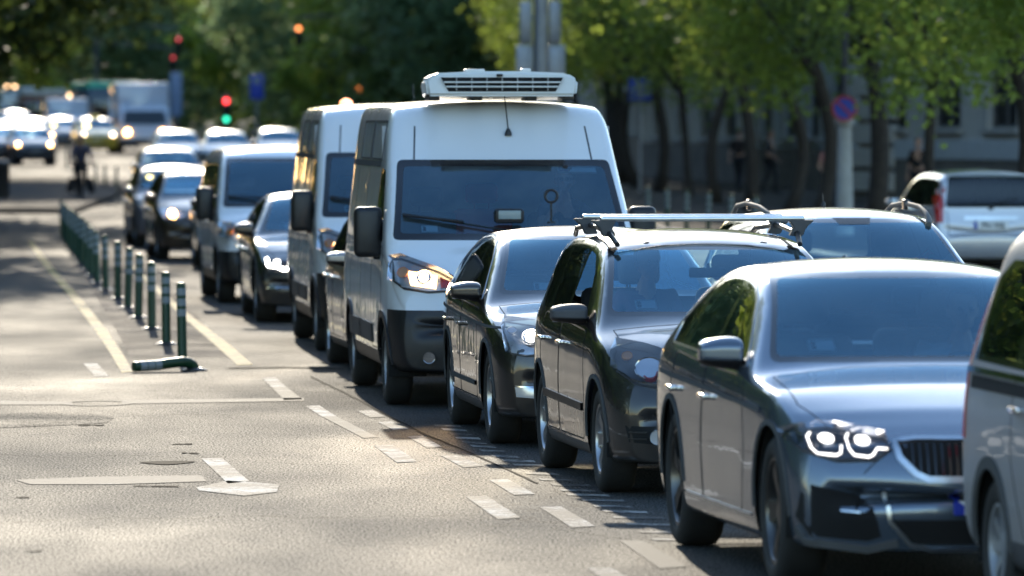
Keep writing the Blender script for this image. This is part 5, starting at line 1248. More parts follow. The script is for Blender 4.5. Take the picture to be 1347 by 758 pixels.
# ------------------------------------------------------------ trees
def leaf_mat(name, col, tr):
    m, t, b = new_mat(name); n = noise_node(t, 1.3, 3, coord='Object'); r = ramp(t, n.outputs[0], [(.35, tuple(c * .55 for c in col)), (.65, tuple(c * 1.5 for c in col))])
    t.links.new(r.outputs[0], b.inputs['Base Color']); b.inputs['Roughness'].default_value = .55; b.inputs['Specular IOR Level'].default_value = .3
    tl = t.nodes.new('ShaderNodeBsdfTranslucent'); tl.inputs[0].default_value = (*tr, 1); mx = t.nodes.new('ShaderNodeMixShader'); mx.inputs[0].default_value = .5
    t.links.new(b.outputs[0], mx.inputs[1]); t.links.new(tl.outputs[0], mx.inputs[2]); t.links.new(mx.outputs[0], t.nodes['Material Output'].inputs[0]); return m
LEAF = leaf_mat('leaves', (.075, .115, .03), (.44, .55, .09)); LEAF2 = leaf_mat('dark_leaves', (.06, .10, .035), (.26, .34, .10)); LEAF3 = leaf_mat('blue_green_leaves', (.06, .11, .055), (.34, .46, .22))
BARK = mat('bark', (.045, .035, .028), .9, var=.35, scale=9, bump=.8, bscale=30)
def crown_mesh(name, R, z0, z1, nclump, nleaf, size, m, seed, droop=0.0, flat=0.0):
    rnd_ = random.Random(seed); vs = []; fs = []; zc = (z0 + z1) / 2; hz = (z1 - z0) / 2
    for _ in range(nclump):
        while True:
            p = Vector((rnd_.uniform(-1, 1), rnd_.uniform(-1, 1), rnd_.uniform(-1, 1)))
            if .45 < p.length < 1.0: break
        k = 1 + .25 * noise.noise(p * 2.3 + Vector((seed, 0, 0)))
        c = Vector((p.x * R * k, p.y * R * k, zc + p.z * hz * k)); cr = rnd_.uniform(.35, .75) * R * .26 + .15
        if noise.noise(c * .45 + Vector((seed * 3, 1, 2))) < -.10: continue
        hang = droop * rnd_.random() if p.z < -.1 else 0
        for _ in range(nleaf):
            q = Vector((rnd_.gauss(0, 1), rnd_.gauss(0, 1), rnd_.gauss(0, .8))) * cr * .55
            o = c + q; o.z -= hang * rnd_.random() ** .6
            a = rnd_.uniform(0, 2 * pi); t_ = Vector((cos(a), sin(a), rnd_.uniform(-1.1, .3))).normalized(); s_ = t_.cross(Vector((rnd_.gauss(0, 1), rnd_.gauss(0, 1), rnd_.gauss(0, 1)))).normalized()
            L_ = size * rnd_.uniform(.7, 1.5); w_ = L_ * .30; i = len(vs)
            vs += [o - t_ * L_ * .5, o + s_ * w_ + t_ * L_ * .0, o + t_ * L_ * .5, o - s_ * w_]; fs.append((i, i + 1, i + 2, i + 3))
    me = bpy.data.meshes.new(name); me.from_pydata([tuple(v) for v in vs], [], fs); me.materials.append(m); me.update(); return me
def trunk_mesh(name, r0, zt, lean, seed, nl=6, R=3):
    rn = random.Random(seed); b = bmesh.new(); pts = []; rs = []
    kx, ky = rn.uniform(-.35, .35), rn.uniform(-.35, .35)
    for i in range(9):
        t = i / 8; pts.append(Vector((lean[0] * t + kx * sin(t * pi * 1.6), lean[1] * t + ky * sin(t * pi * 1.3), t * zt))); rs.append(r0 * (1.35 if i == 0 else 1.0 - .35 * t) * rn.uniform(.93, 1.07))
    tube(b, pts, rs, 10)
    for k in range(nl):
        a = 2 * pi * k / nl + rn.uniform(-.4, .4); p0 = pts[5 + k % 4]; L_ = R * rn.uniform(.6, .95); up = rn.uniform(.8, 1.7)
        q = [p0, p0 + Vector((cos(a) * L_ * .3, sin(a) * L_ * .3, up * .8)), p0 + Vector((cos(a) * L_ * .65, sin(a) * L_ * .65, up * 1.7)), p0 + Vector((cos(a) * L_, sin(a) * L_, up * 2.6))]
        tube(b, q, [r0 * .55, r0 * .4, r0 * .25, r0 * .08], 7)
    me = bpy.data.meshes.new(name); b.to_mesh(me); b.free(); me.materials.append(BARK); me.polygons.foreach_set('use_smooth', [True] * len(me.polygons)); return me
CR = [crown_mesh('crown', 3.6, 3.7, 10.5, 210, 110, .16, LEAF, 3, 1.5), crown_mesh('crown', 3.3, 3.9, 10, 190, 110, .16, LEAF, 8, 1.8), crown_mesh('crown', 3.8, 3.8, 11, 230, 100, .17, LEAF2, 15, 1.2)]
TR = [trunk_mesh('trunk', .17, 4.8, (.3, 0), 1), trunk_mesh('trunk', .15, 4.6, (-.4, .2), 2), trunk_mesh('trunk', .19, 5.0, (.1, -.3), 5), trunk_mesh('trunk', .12, 4.6, (.35, 0), 9)]
def tree(loc, ci, ti, label, group, s=1.0, rz=None, zs=1.0, cm=None):
    r = empty('street_tree', label, 'tree', group, loc, random.uniform(0, 6) if rz is None else rz); r.scale = (s, s, s * zs)
    link('trunk', TR[ti], r); c = link('crown', CR[ci], r); return r
row = [(1332, 103, 0, 0, 1.0), (1226, 113, 1, 3, .95), (1150, 121, 2, 2, 1.05), (1076, 131, 0, 0, 1.0), (1036, 137, 1, 1, 1.0), (989, 144, 2, 0, 1.0), (943, 155, 1, 1, 1.0), (906, 164, 0, 3, .95), (868, 173, 2, 0, 1.0), (838, 180, 0, 1, 1.0), (822, 187, 1, 0, 1.0), (800, 198, 2, 2, 1.0), (770, 210, 0, 1, 1.0), (735, 222, 1, 0, 1.05)]
LB = ['tree at the right edge, its bright leaves hanging before the facade', 'thin-trunked tree second from the right edge', 'straight thick tree just right of the no-parking sign', 'tree just left of the no-parking sign post', 'wavy-trunked tree, second left of the no-parking sign post', 'tree above the left roof rail of the silver estate', 'fourth tree left of the sign post, on the right pavement', 'thin forked tree, fifth left of the sign post', 'dark tree just right of the blue sign', 'dark tree just left of the blue sign']
for i, (x, D, ci, ti, s) in enumerate(row): tree(AT(x, D, .12), ci, ti, LB[i] if i < 10 else 'tree far along the right pavement, behind the big van', 'trees along the right pavement', s)
for x, D, ci in [(1300, 122, 2), (1180, 135, 0), (1085, 150, 1), (1000, 168, 2), (940, 185, 0), (880, 205, 1), (1240, 88, 1)]:
    if x == 1240: tree(AT(1395, 92, .12), 1, 3, 'tree beyond the right edge whose twigs hang into the picture', None, .95)
# far avenue trees, bigger leaves
CF = [crown_mesh('crown', 6.2, 0.9, 15, 330, 60, .42, LEAF3, 21, 1.2), crown_mesh('crown', 5.8, 0.7, 14, 300, 60, .42, LEAF, 27, 1.0), crown_mesh('crown', 6.4, 1.0, 16, 340, 60, .45, LEAF2, 33, 1.0)]
TF = [trunk_mesh('trunk', .26, 6, (.4, 0), 41, 6, 5), trunk_mesh('trunk', .22, 6, (-.5, 0), 43, 6, 5)]
def far_tree(x, D, ci, label, group, s=1.0, dz=0):
    r = empty('avenue_tree', label, 'tree', group, AT(x, D, dz), random.uniform(0, 6)); r.scale = (s, s, s); link('trunk', TF[ci % 2], r); link('crown', CF[ci], r)
for i, (x, D) in enumerate([(430, 300), (520, 285), (600, 270), (660, 262), (480, 340), (560, 330), (640, 320), (380, 345), (720, 300), (300, 370), (350, 400), (240, 400), (430, 420), (520, 430), (610, 400), (190, 440), (260, 470), (340, 480), (130, 470), (700, 380)]):
    far_tree(x, D, i % 3, 'leafy avenue tree in the blurred green mass above the traffic', 'far avenue trees', random.uniform(.9, 1.15))
for i, (x, D) in enumerate([(90, 395), (30, 380), (-40, 350), (-120, 330)]): far_tree(x, D, (i + 2) % 3, 'far tree behind the buses at the left', 'far trees at the left', 1.0)
# unseen row added on the left to block bright sky mirrored in car flanks
for k in range(27):
    D = 48 + k * 14; r = empty('avenue_tree', 'unseen avenue tree added on the left pavement to block bright sky', 'tree', 'unseen trees added on the left pavement', (lane(D) - 23 - (k % 2) * 6, D, ZG(D) + .1), random.uniform(0, 6)); r.scale = (1.5, 1.5, 1.6); link('trunk', TF[k % 2], r); link('crown', CF[k % 3], r)
# dark overhanging trees on the left side
LEAF_SHADE = leaf_mat('shade_darkened_leaves', (.04, .06, .02), (.07, .10, .02))  # leaf colour darkened to stand for the shade on these crowns
CL = [crown_mesh('crown', 8.0, 3.3, 13, 700, 90, .28, LEAF_SHADE, 51, .9), crown_mesh('crown', 7.2, 3.8, 13, 600, 90, .30, LEAF_SHADE, 57, .7)]
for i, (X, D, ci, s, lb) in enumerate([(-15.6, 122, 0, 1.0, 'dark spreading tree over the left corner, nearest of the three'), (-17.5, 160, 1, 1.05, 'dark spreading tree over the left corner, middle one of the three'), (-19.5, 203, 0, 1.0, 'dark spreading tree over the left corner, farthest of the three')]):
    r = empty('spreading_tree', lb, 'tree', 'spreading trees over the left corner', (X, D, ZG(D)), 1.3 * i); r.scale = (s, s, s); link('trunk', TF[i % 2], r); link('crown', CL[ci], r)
b = bmesh.new(); lathe(b, [(0, .16), (.03, .2), (.95, .22), (1.0, .24), (1.08, .22), (1.14, .10)], 20, 'z'); o = obj('litter_bin', b, M['black']); c = G(2, 268); o.location = c; tag(o, 'dark litter bin standing at the left edge of the picture', 'litter bin')

# ------------------------------------------------------------ buildings
BRICK = mat('dark_brown_brick', (.15, .105, .075), .9, var=.3, scale=1.2)
STONE = [mat('render_beige', (.50, .47, .42), .85, var=.12, scale=.7, bump=.3, bscale=12), mat('render_pale_blue', (.54, .58, .60), .85, var=.12, scale=.7), mat('render_cream', (.46, .42, .34), .85, var=.12, scale=.7), mat('render_warm', (.42, .33, .23), .85, var=.15, scale=.7)]
BASE_ = mat('stone_plinth', (.17, .15, .13), .9, var=.2, scale=1.5); SILL = mat('stone_trim', (.40, .38, .35), .8); WGL = mat('dark_window_glass', (.008, .01, .012), .35); WFR = mat('window_frame_paint', (.12, .115, .11), .6); ROOFM = mat('roof_tiles', (.12, .06, .04), .8, scale=4)
_wm = {}
def win_parts(w_, h_):
    if (w_, h_) in _wm: return _wm[(w_, h_)]
    b = bmesh.new()
    for x in (-w_ / 2 + .04, 0, w_ / 2 - .04): box(b, (x, 0, 0), (.08, .07, h_))
    for z in (-h_ / 2 + .04, h_ * .18, h_ / 2 - .04): box(b, (0, .003, z), (w_, .06, .08))
    f = bpy.data.meshes.new('window'); b.to_mesh(f); b.free(); f.materials.append(WFR)
    b = bmesh.new(); box(b, (0, .05, 0), (w_ - .02, .02, h_ - .02)); g = bpy.data.meshes.new('pane'); b.to_mesh(g); b.free(); g.materials.append(WGL)
    b = bmesh.new(); box(b, (0, -.22, -h_ / 2 - .08), (w_ + .35, .22, .12), .01); box(b, (0, -.22, h_ / 2 + .16), (w_ + .45, .16, .26), .01)
    for x in (-1, 1): box(b, (x * (w_ / 2 + .09), -.155, 0), (.16, .09, h_), .01)
    s = bpy.data.meshes.new('sill'); b.to_mesh(s); b.free(); s.materials.append(SILL); _wm[(w_, h_)] = (f, g, s); return _wm[(w_, h_)]
def building(name, label, P0, P1, mt, floors, bay, ww, wh, z1, fh, depth=10, plinth=1.2, rust=False, group=None):
    """facade from P0 to P1 (left to right as seen from the street), with real openings, frames, sills, cornices"""
    P0, P1 = Vector((P0[0], P0[1], 0)), Vector((P1[0], P1[1], 0)); L_ = (P1 - P0).length; a = atan2(P1.y - P0.y, P1.x - P0.x)
    r = empty(name, label, 'building', group, (P0.x, P0.y, min(ZG(P0.y), ZG(P1.y)) + .1), a); n = int(L_ / bay); m0 = (L_ - n * bay) / 2; H = z1 + fh * floors + .6
    b = bmesh.new(); T = .3
    box(b, (L_ / 2, T + depth / 2, H / 2), (L_, depth, H))
    xs = [m0 + bay * (k + .5) for k in range(n)]
    edges = [0] + [x + s * ww / 2 for x in xs for s in (-1, 1)] + [L_]
    for k in range(0, len(edges), 2): box(b, ((edges[k] + edges[k + 1]) / 2, T / 2, H / 2), (edges[k + 1] - edges[k], T, H))
    zs = [z1 + fh * f for f in range(floors)]
    for x in xs:
        prev = 0
        for z in zs: box(b, (x, T / 2 + .002, (prev + z) / 2), (ww, T - .004, z - prev)); prev = z + wh
        box(b, (x, T / 2 + .002, (prev + H) / 2), (ww, T - .004, H - prev))
    if rust:
        for k in range(int(3.4 / .5)): box(b, (L_ / 2 - 0, -.02, .3 + k * .5), (L_ * .0 + 2.4, .08, .40), .01) if False else None
    obj('wall', b, mt, r, False)
    b = bmesh.new(); box(b, (L_ / 2, -.05, plinth / 2), (L_ + .1, .12, plinth), .01); obj('plinth', b, BASE_, r, False)
    b = bmesh.new(); box(b, (L_ / 2, -.14, H - .2), (L_ + .3, .32, .4), .03)
    for z in zs[1:]: box(b, (L_ / 2, -.06, z - .75), (L_ + .04, .14, .18), .01)
    box(b, (L_ / 2, -.05, z1 + fh - 1.25 - .0), (L_ + .03, .10, .10))
    obj('cornice', b, SILL, r, False)
    b = bmesh.new(); v = [b.verts.new(p) for p in ((-.2, -.3, H), (L_ + .2, -.3, H), (L_ + .2, depth + .5, H), (-.2, depth + .5, H), (0, depth / 2, H + 2.6), (L_, depth / 2, H + 2.6))]
    for q in ((0, 1, 5, 4), (2, 3, 4, 5), (1, 2, 5), (3, 0, 4), (3, 2, 1, 0)): b.faces.new([v[i] for i in q])
    obj('roof', b, ROOFM, r, False)
    f, g, s = win_parts(ww, wh)
    for x in xs:
        for z in zs:
            w_ = link('window', f, r); w_.location = (x, .18, z + wh / 2); link('pane', g, w_); link('sill', s, w_)
    return r, L_, H
A0, A1, A2, A3 = AT(1128, 163), AT(1410, 152), AT(985, 183), AT(1126, 175)
A1 = A0 + (A1 - A0) * 1.9
bA, La, Ha = building('corner_building', 'beige stone building with tall windows and pale base, at the right behind the trees', A0, A1, STONE[0], 4, 3.1, 1.6, 2.5, 1.95, 4.4, group=None)
b = bmesh.new(); box(b, (La / 2 + 1.2, -.075, 1.40), (La - 2.4, .15, .50), .01); obj('pale_base', b, mat('pale_base_stone', (.50, .52, .53), .8, var=.08), bA, False)
b = bmesh.new()
for k in range(14): box(b, (1.2, -.10, .55 + k * .62), (2.4, .24, .50), .03)
obj('corner_pier', b, STONE[0], bA, False)
b = bmesh.new()
for k in range(4): box(b, (4.0 + k * 3.1, -.155, .75), (1.1, .03, .35))
obj('cellar_openings', b, M['void'], bA, False)
building('side_building', 'pale blue building with close narrow windows, seen between the trees left of the sign', A2, A3, STONE[1], 5, 1.9, .85, 2.6, 1.5, 3.9)
building('cream_building', 'cream building glimpsed between the trees behind the blue sign', AT(846, 200), AT(984, 189), STONE[2], 5, 2.6, 1.1, 2.2, 1.4, 3.9)
building('long_building', 'long grey building hidden behind the far right trees', AT(620, 290), AT(846, 208), STONE[0], 5, 3.0, 1.2, 2.2, 1.4, 3.9)
# the sunny side of the street, outside the picture: the car flanks mirror it
for k in range(7):
    y0, y1 = 60 + k * 46, 60 + k * 46 + 44; building('town_house', ['narrow', 'wide', 'plain', 'tall', 'long', 'far', 'last'][k] + ' brown brick town house on the left side of the street, outside the picture', (lane(y0) - 34, y0), (lane(y1) - 34, y1), BRICK, 7, 3.4, 1.3, 2.2, 1.6, 3.9)

# ------------------------------------------------------------ posts, signs, signals
NAVY = mat('sign_blue', (.02, .06, .42), .4, var=.04); RED = mat('sign_red', (.45, .03, .04), .4, var=.04); CONC = mat('painted_post', (.42, .42, .41), .6, var=.15, scale=4)
c = AT(1111, 118, .12); r = empty('lamp_post', 'thick pale lamp post carrying the round no-parking sign, between the trees', 'lamp post', None, c)
b = bmesh.new(); lathe(b, [(0, .17), (.5, .16), (2.05, .125), (2.1, .17), (2.2, .17), (2.24, .10), (2.3, .07)], 20, 'z'); obj('post', b, CONC, r); b = bmesh.new(); lathe(b, [(2.28, .068), (8, .055)], 16, 'z'); obj('upper_pole', b, M['trim'], r)
b = bmesh.new(); tube(b, [(0, 0, 7.9), (-.4, -.1, 8.3), (-1.4, -.2, 8.5)], .05, 8); a_ = obj('lamp_arm', b, M['steel'], r); b = bmesh.new(); box(b, (-1.7, -.22, 8.5), (.7, .28, .14), .05); obj('lamp_head', b, M['steel'], a_)
s_ = empty('no_parking_sign', 'round blue no-parking sign with red rim and red slash, on the pale lamp post', 'road sign', None, c + Vector((-.02, -.26, 2.40)), radians(4))
b = bmesh.new(); lathe(b, [(-.012, .245), (.012, .245)], 36, 'y'); obj('red_ring', b, RED, s_); b = bmesh.new(); lathe(b, [(-.018, .195), (-.010, .195)], 36, 'y'); obj('blue_disc', b, NAVY, s_)
b = bmesh.new(); box(b, (0, -.021, 0), (.40, .008, .045), 0, rot=Euler((0, radians(45), 0))); obj('red_slash', b, RED, s_)
b = bmesh.new(); box(b, (0, .05, 0), (.06, .10, .4), .01); obj('clamp', b, M['steel'], s_)
# mast with two stacked housings, seen from behind above the van's roof
c = AT(711, 128, .12); r = empty('signal_mast', 'grey steel mast with stacked panel housings, rising behind the roof of the big van', 'mast', None, c, radians(3))
b = bmesh.new(); lathe(b, [(0, .2), (.03, .2), (.04, .15), (9, .15)], 24, 'z'); obj('mast', b, M['steel'], r)
for nm, x, w_, z0, z1 in (('upper_housing', -.30, .25, 3.72, 4.6), ('upper_housing', .29, .24, 3.72, 4.6), ('lower_housing', -.33, .34, 2.6, 3.70), ('lower_housing', .33, .34, 2.6, 3.70)):
    b = bmesh.new(); box(b, (x, .02, (z0 + z1) / 2), (w_, .22, z1 - z0), .02, 2); box(b, (x, -.095, (z0 + z1) / 2), (w_ * .5, .02, (z1 - z0) * .9), .006); obj(nm, b, M['steel'], r)
def sign_post(px, D, z, w_, h_, label, m=NAVY):
    c = AT(px, D, .1); r = empty('blue_sign', label, 'road sign', None, c, radians(2)); b = bmesh.new(); tube(b, [(0, .05, 0), (0, .05, z + h_ / 2)], .04, 10); obj('post', b, M['steel'], r)
    b = bmesh.new(); box(b, (0, 0, z), (w_, .03, h_), .012, 2); p = obj('sign_plate', b, m, r); return r, p
r, p = sign_post(842, 172, 2.85, .62, .62, 'square blue road sign on a thin post between the two dark trees'); b = bmesh.new(); box(b, (0, -.02, 2.80), (.16, .01, .34)); box(b, (0, -.0205, 3.0), (.34, .01, .08)); obj('sign_symbol', b, WHT, p)
r, p = sign_post(338, 250, 2.75, .55, 1.0, 'tall narrow blue sign above the minibus, left of the second white van'); b = bmesh.new(); box(b, (0, -.02, 3.0), (.3, .01, .25)); obj('sign_symbol', b, WHT, p)
sign_post(232, 270, 2.4, .5, 1.9, 'pale blue banner-shaped sign right of the white box truck', mat('pale_sign_blue', (.22, .30, .45), .5))
b = bmesh.new()
def signal(px, D, lamps, label, arm=0.0):
    """a real signal head: pole, black housing, visored lamps; lamps = [(height, colour or None)]"""
    c = AT(px, D, 0); r = empty('traffic_light', label, 'traffic light', 'traffic lights', c); zs = [z for z, k in lamps]
    b = bmesh.new()
    if arm: tube(b, [(arm, .12, 0), (arm, .12, max(zs) + .8), (0, .12, max(zs) + .5)], .07, 10)
    else: tube(b, [(0, .12, 0), (0, .12, max(zs) + .3)], .055, 10)
    obj('pole', b, M['trim'], r)
    b = bmesh.new(); box(b, (0, 0, (min(zs) + max(zs)) / 2), (.32, .18, max(zs) - min(zs) + .36), .03, 2); h = obj('signal_housing', b, M['black'], r)
    for z, k in lamps:
        b = bmesh.new(); lathe(b, [(-.02, .10 if k != 'red_dim' else .07), (.0, .095 if k != 'red_dim' else .065), (.01, .01)], 20, 'y'); o = obj('signal_lamp', b, M[k] if k else M['void'], h); o.location = (0, -.10, z)
        b = bmesh.new(); lathe(b, [(-.16, .135), (.0, .13), (0, .125), (-.16, .128)], 20, 'y', close=True); bmesh.ops.delete(b, geom=[v for v in b.verts if v.co.z < -.09], context='VERTS'); o = obj('visor', b, M['black'], h); o.location = (0, -.09, z)
    return r
def zof(py, D): return CAMH - ZG(D) + (160 - py) * D / FPX
D = 245; signal(298, D, [(zof(133, D), 'red'), ((zof(133, D) + zof(157, D)) / 2, None), (zof(157, D), 'green')], 'signal head showing a red lamp over a green one, above the minibus')
for px, py, D, k, lb, arm in ((235, 52, 300, 'red_dim', 'small red signal high over the road, upper one of the left pair', -4), (228, 76, 330, 'red_dim', 'small red signal high over the road, lower one of the left pair', -4), (307, 45, 300, 'red_dim', 'small red signal high above the paired lamps, right of the left pair', 4), (393, 38, 280, 'orange', 'orange signal lamp high in front of the trees', 4), (233, 129, 300, 'red_dim', 'small red signal just right of the white box truck', 0), (472, 118, 290, 'orange', 'dim orange signal lamp above the roof of the second white van', 0)):
    z = zof(py, D); signal(px, D, [(z, k), (z - .3, None), (z - .6, None)], lb, arm)
for i, (px, py, D) in enumerate([(9, 118, 360), (20, 117, 365), (40, 126, 350), (90, 128, 340)]):
    c = AT(px, D); z = zof(py, D); r = empty('street_lamp', 'warm glowing street lamp under the dark foliage, one of a scattered few', 'street lamp', 'glowing lamps under the dark foliage', c); b = bmesh.new(); tube(b, [(0, 0, 0), (0, 0, z)], .06, 8); obj('pole', b, M['steel'], r); b = bmesh.new(); bmesh.ops.create_icosphere(b, subdivisions=2, radius=.13); o = obj('lamp_globe', b, glow('lamp_glow', (1, .6, .3), 5) if not i else bpy.data.materials['lamp_glow'], r); o.location = (0, 0, z + .1)
# ------------------------------------------------------------ people
def skin_body(J, E, Rr, root, lvl=1):
    me = bpy.data.meshes.new('tmp'); names = list(J); me.from_pydata([tuple(J[k]) for k in names], [(names.index(a), names.index(b)) for a, b in E], []); o = bpy.data.objects.new('tmp', me); COL.objects.link(o)
    o.modifiers.new('sk', 'SKIN'); sv = me.skin_vertices[0].data
    for i, k in enumerate(names): r = Rr[k]; sv[i].radius = (r, r) if not isinstance(r, tuple) else r; sv[i].use_root = (k == root)
    s = o.modifiers.new('s', 'SUBSURF'); s.levels = lvl; s.render_levels = lvl
    dg = bpy.context.evaluated_depsgraph_get(); dg.update(); ev = o.evaluated_get(dg); m2 = ev.to_mesh(); b = bmesh.new(); b.from_mesh(m2); ev.to_mesh_clear(); bpy.data.objects.remove(o); bpy.data.meshes.remove(me); return b
def lerp(a, b, t): return a + (b - a) * t
def person(label, group, loc, rz, pose, shirt, trousers=None, hair='hair', glasses=False, long_hair=False, s=1.0, cat='person', sleeves=True):
    """one continuous body with a face and five-fingered hands; hair and clothes are children. +x is the person's left, -y the way they face"""
    V = Vector; P = {k: V(v) for k, v in pose.items() if isinstance(v, tuple)}
    J = dict(pel=P['pelvis'], sp=lerp(P['pelvis'], P['chest'], .5), ch=P['chest'], nk=P['neck'], hd=lerp(P['neck'], P['head'], .55))
    Rr = dict(pel=(.14, .11), sp=(.125, .10), ch=(.155, .105), nk=.058, hd=.052); E = [('pel', 'sp'), ('sp', 'ch'), ('ch', 'nk'), ('nk', 'hd')]
    for q, sx in (('l', 1), ('r', -1)):
        sh = P['chest'] + V((sx * .165, 0, .10)); el, wr = P['elbow_' + q], P['wrist_' + q]; d = (wr - el).normalized()
        J.update({'sh' + q: sh, 'el' + q: el, 'wr' + q: wr, 'pa' + q: wr + d * .075}); Rr.update({'sh' + q: .058, 'el' + q: .040, 'wr' + q: .026, 'pa' + q: (.036, .017)})
        E += [('ch', 'sh' + q), ('sh' + q, 'el' + q), ('el' + q, 'wr' + q), ('wr' + q, 'pa' + q)]
        hp = P['pelvis'] + V((sx * .095, 0, -.04)); kn, an, toe = P['knee_' + q], P['ankle_' + q], P['toe_' + q]
        J.update({'hp' + q: hp, 'kn' + q: kn, 'an' + q: an, 'to' + q: toe}); Rr.update({'hp' + q: .088, 'kn' + q: .056, 'an' + q: .038, 'to' + q: .034})
        E += [('pel', 'hp' + q), ('hp' + q, 'kn' + q), ('kn' + q, 'an' + q), ('an' + q, 'to' + q)]
    b = skin_body(J, E, Rr, 'pel')
    H = P['head']; turn = pose.get('turn', 0.0); R_ = Euler((radians(pose.get('nod', 0)), 0, radians(turn))).to_matrix()
    def blob(c, r, seg=16):
        vs = bmesh.ops.create_uvsphere(b, u_segments=seg, v_segments=12, radius=1)['verts']
        for v in vs: v.co = H + R_ @ (V(c) + V((v.co.x * r[0], v.co.y * r[1], v.co.z * r[2])))
    blob((0, 0, .02), (.076, .095, .105)); blob((0, -.035, -.045), (.052, .058, .062)); blob((0, -.098, -.012), (.013, .020, .026), 10); blob((0, -.087, -.055), (.024, .012, .008), 10)
    for sx in (-1, 1): blob((sx * .078, .01, -.005), (.010, .020, .032), 10)
    for q, sx in (('l', 1), ('r', -1)):
        wr, el = J['wr' + q], J['el' + q]; d = (wr - el).normalized(); side_ = d.cross(V((0, 0, 1)));
        side_ = side_.normalized() if side_.length > .1 else V((1, 0, 0)); dn = d.cross(side_).normalized()
        if dn.z > 0: dn = -dn
        for k, ln in enumerate((.068, .078, .072, .056)):
            o = wr + d * .095 + side_ * (k - 1.5) * .019; tube(b, [o - d * .03, o + d * ln * .5, o + d * ln * .85 + dn * ln * .3, o + d * ln * .95 + dn * ln * .75], [.0095, .009, .0085, .006], 8)
        o = wr + d * .03 - side_ * .028; tube(b, [o, o + d * .03 - side_ * .025, o + d * .055 - side_ * .03 + dn * .02], [.011, .010, .007], 8)
    me = bpy.data.meshes.new('person'); b.to_mesh(me); b.free(); me.materials.append(M['skin'])
    o = bpy.data.objects.new('person', me); COL.objects.link(o); md = o.modifiers.new('r', 'REMESH'); md.mode = 'VOXEL'; md.voxel_size = .0085; md.use_smooth_shade = True
    dg = bpy.context.evaluated_depsgraph_get(); dg.update(); m2 = bpy.data.meshes.new_from_object(o.evaluated_get(dg)); o.modifiers.clear(); o.data = m2
    m2.polygons.foreach_set('use_smooth', [True] * len(m2.polygons))
    o.location = loc; o.rotation_euler = (0, 0, rz); o.scale = (s,) * 3; tag(o, label, cat, group)
    # eyes, hair, clothes
    for sx in (-1, 1):
        b = bmesh.new(); bmesh.ops.create_uvsphere(b, u_segments=10, v_segments=8, radius=.011); e = obj('eye', b, M['ink'], o); e.location = H + R_ @ V((sx * .030, -.088, .012))
    b = bmesh.new(); vs = bmesh.ops.create_uvsphere(b, u_segments=24, v_segments=16, radius=1)['verts']
    bmesh.ops.delete(b, geom=[v for v in vs if (v.co.y < -.35 and v.co.z < .42) or v.co.z < (-.9 if long_hair else -.35)], context='VERTS')
    for v in b.verts: n_ = 1 + .05 * noise.noise(v.co * 4); v.co = H + R_ @ V((v.co.x * .086 * n_, .008 + v.co.y * .103 * n_, .034 + v.co.z * (.150 if long_hair and v.co.z < 0 else .102) * n_))
    obj('hair', b, M[hair], o)
    if glasses:
        b = bmesh.new()
        for sx in (-1, 1): tube(b, [H + R_ @ V((sx * .031 + .022 * cos(t * pi / 6), -.104, .010 + .017 * sin(t * pi / 6))) for t in range(13)], .003, 6, False); tube(b, [H + R_ @ V((sx * .053, -.102, .014)), H + R_ @ V((sx * .078, 0, .012))], .003, 6)
        obj('glasses', b, M['ink'], o)
    def cloth(name, keys, edges, grow, root, m, over={}):
        jj = {k: over.get(k, J[k]) for k in keys}; rr = {}
        for k in keys: r = Rr[k]; rr[k] = tuple(x + grow for x in r) if isinstance(r, tuple) else r + grow
        return obj(name, skin_body(jj, edges, rr, root), m, o, angle=0)
    ks = ['pel', 'sp', 'ch', 'shl', 'ell', 'shr', 'elr', 'nk']; ov = {'nk': lerp(J['ch'], J['nk'], .75)}
    if not sleeves: ov['ell'] = lerp(J['shl'], J['ell'], .6); ov['elr'] = lerp(J['shr'], J['elr'], .6)
    rs = dict(Rr); Rr['nk'] = .062
    cloth('shirt', ks, [('pel', 'sp'), ('sp', 'ch'), ('ch', 'shl'), ('shl', 'ell'), ('ch', 'shr'), ('shr', 'elr'), ('ch', 'nk')], .014, 'pel', shirt, ov)
    if trousers:
        cloth('trousers', ['pel', 'hpl', 'knl', 'anl', 'hpr', 'knr', 'anr'], [('pel', 'hpl'), ('hpl', 'knl'), ('knl', 'anl'), ('pel', 'hpr'), ('hpr', 'knr'), ('knr', 'anr')], .012, 'pel', trousers)
        for q in 'lr':
            b = bmesh.new(); a_, t_ = J['an' + q], J['to' + q]; tube(b, [a_ + (a_ - t_) * .35 + V((0, 0, -.01)), a_, lerp(a_, t_, .6), t_, t_ + (t_ - a_) * .25], [.035, .052, .046, .042, .02], 12); obj('shoe', b, M['ink'], o)
    return o
def cloth_m(n, c): return mat(n, c, .85, var=.15, scale=8, bump=.2)
SEATED = dict(pelvis=(0, 0, .10), chest=(0, .08, .48), neck=(0, .07, .66), head=(0, .03, .80), elbow_l=(.25, -.10, .36), elbow_r=(-.25, -.10, .36), wrist_l=(.15, -.36, .46), wrist_r=(-.15, -.36, .46),
    knee_l=(.14, -.45, .16), knee_r=(-.14, -.45, .16), ankle_l=(.13, -.62, -.26), ankle_r=(-.13, -.62, -.26), toe_l=(.13, -.78, -.30), toe_r=(-.13, -.78, -.30))
LAP = dict(SEATED, wrist_l=(.07, -.30, .22), wrist_r=(-.07, -.30, .22), elbow_l=(.25, -.02, .28), elbow_r=(-.25, -.02, .28))
def in_car(root, x, y, z): 
    a = root.rotation_euler.z; l = root.location; return Vector((l.x + x * cos(a) - y * sin(a), l.y + x * sin(a) + y * cos(a), l.z + z)), a
def rider(root, x, y, z, *a, **k):
    p, rz = in_car(root, x, y, z); return person(a[0], None, p, rz, *a[1:], **k)
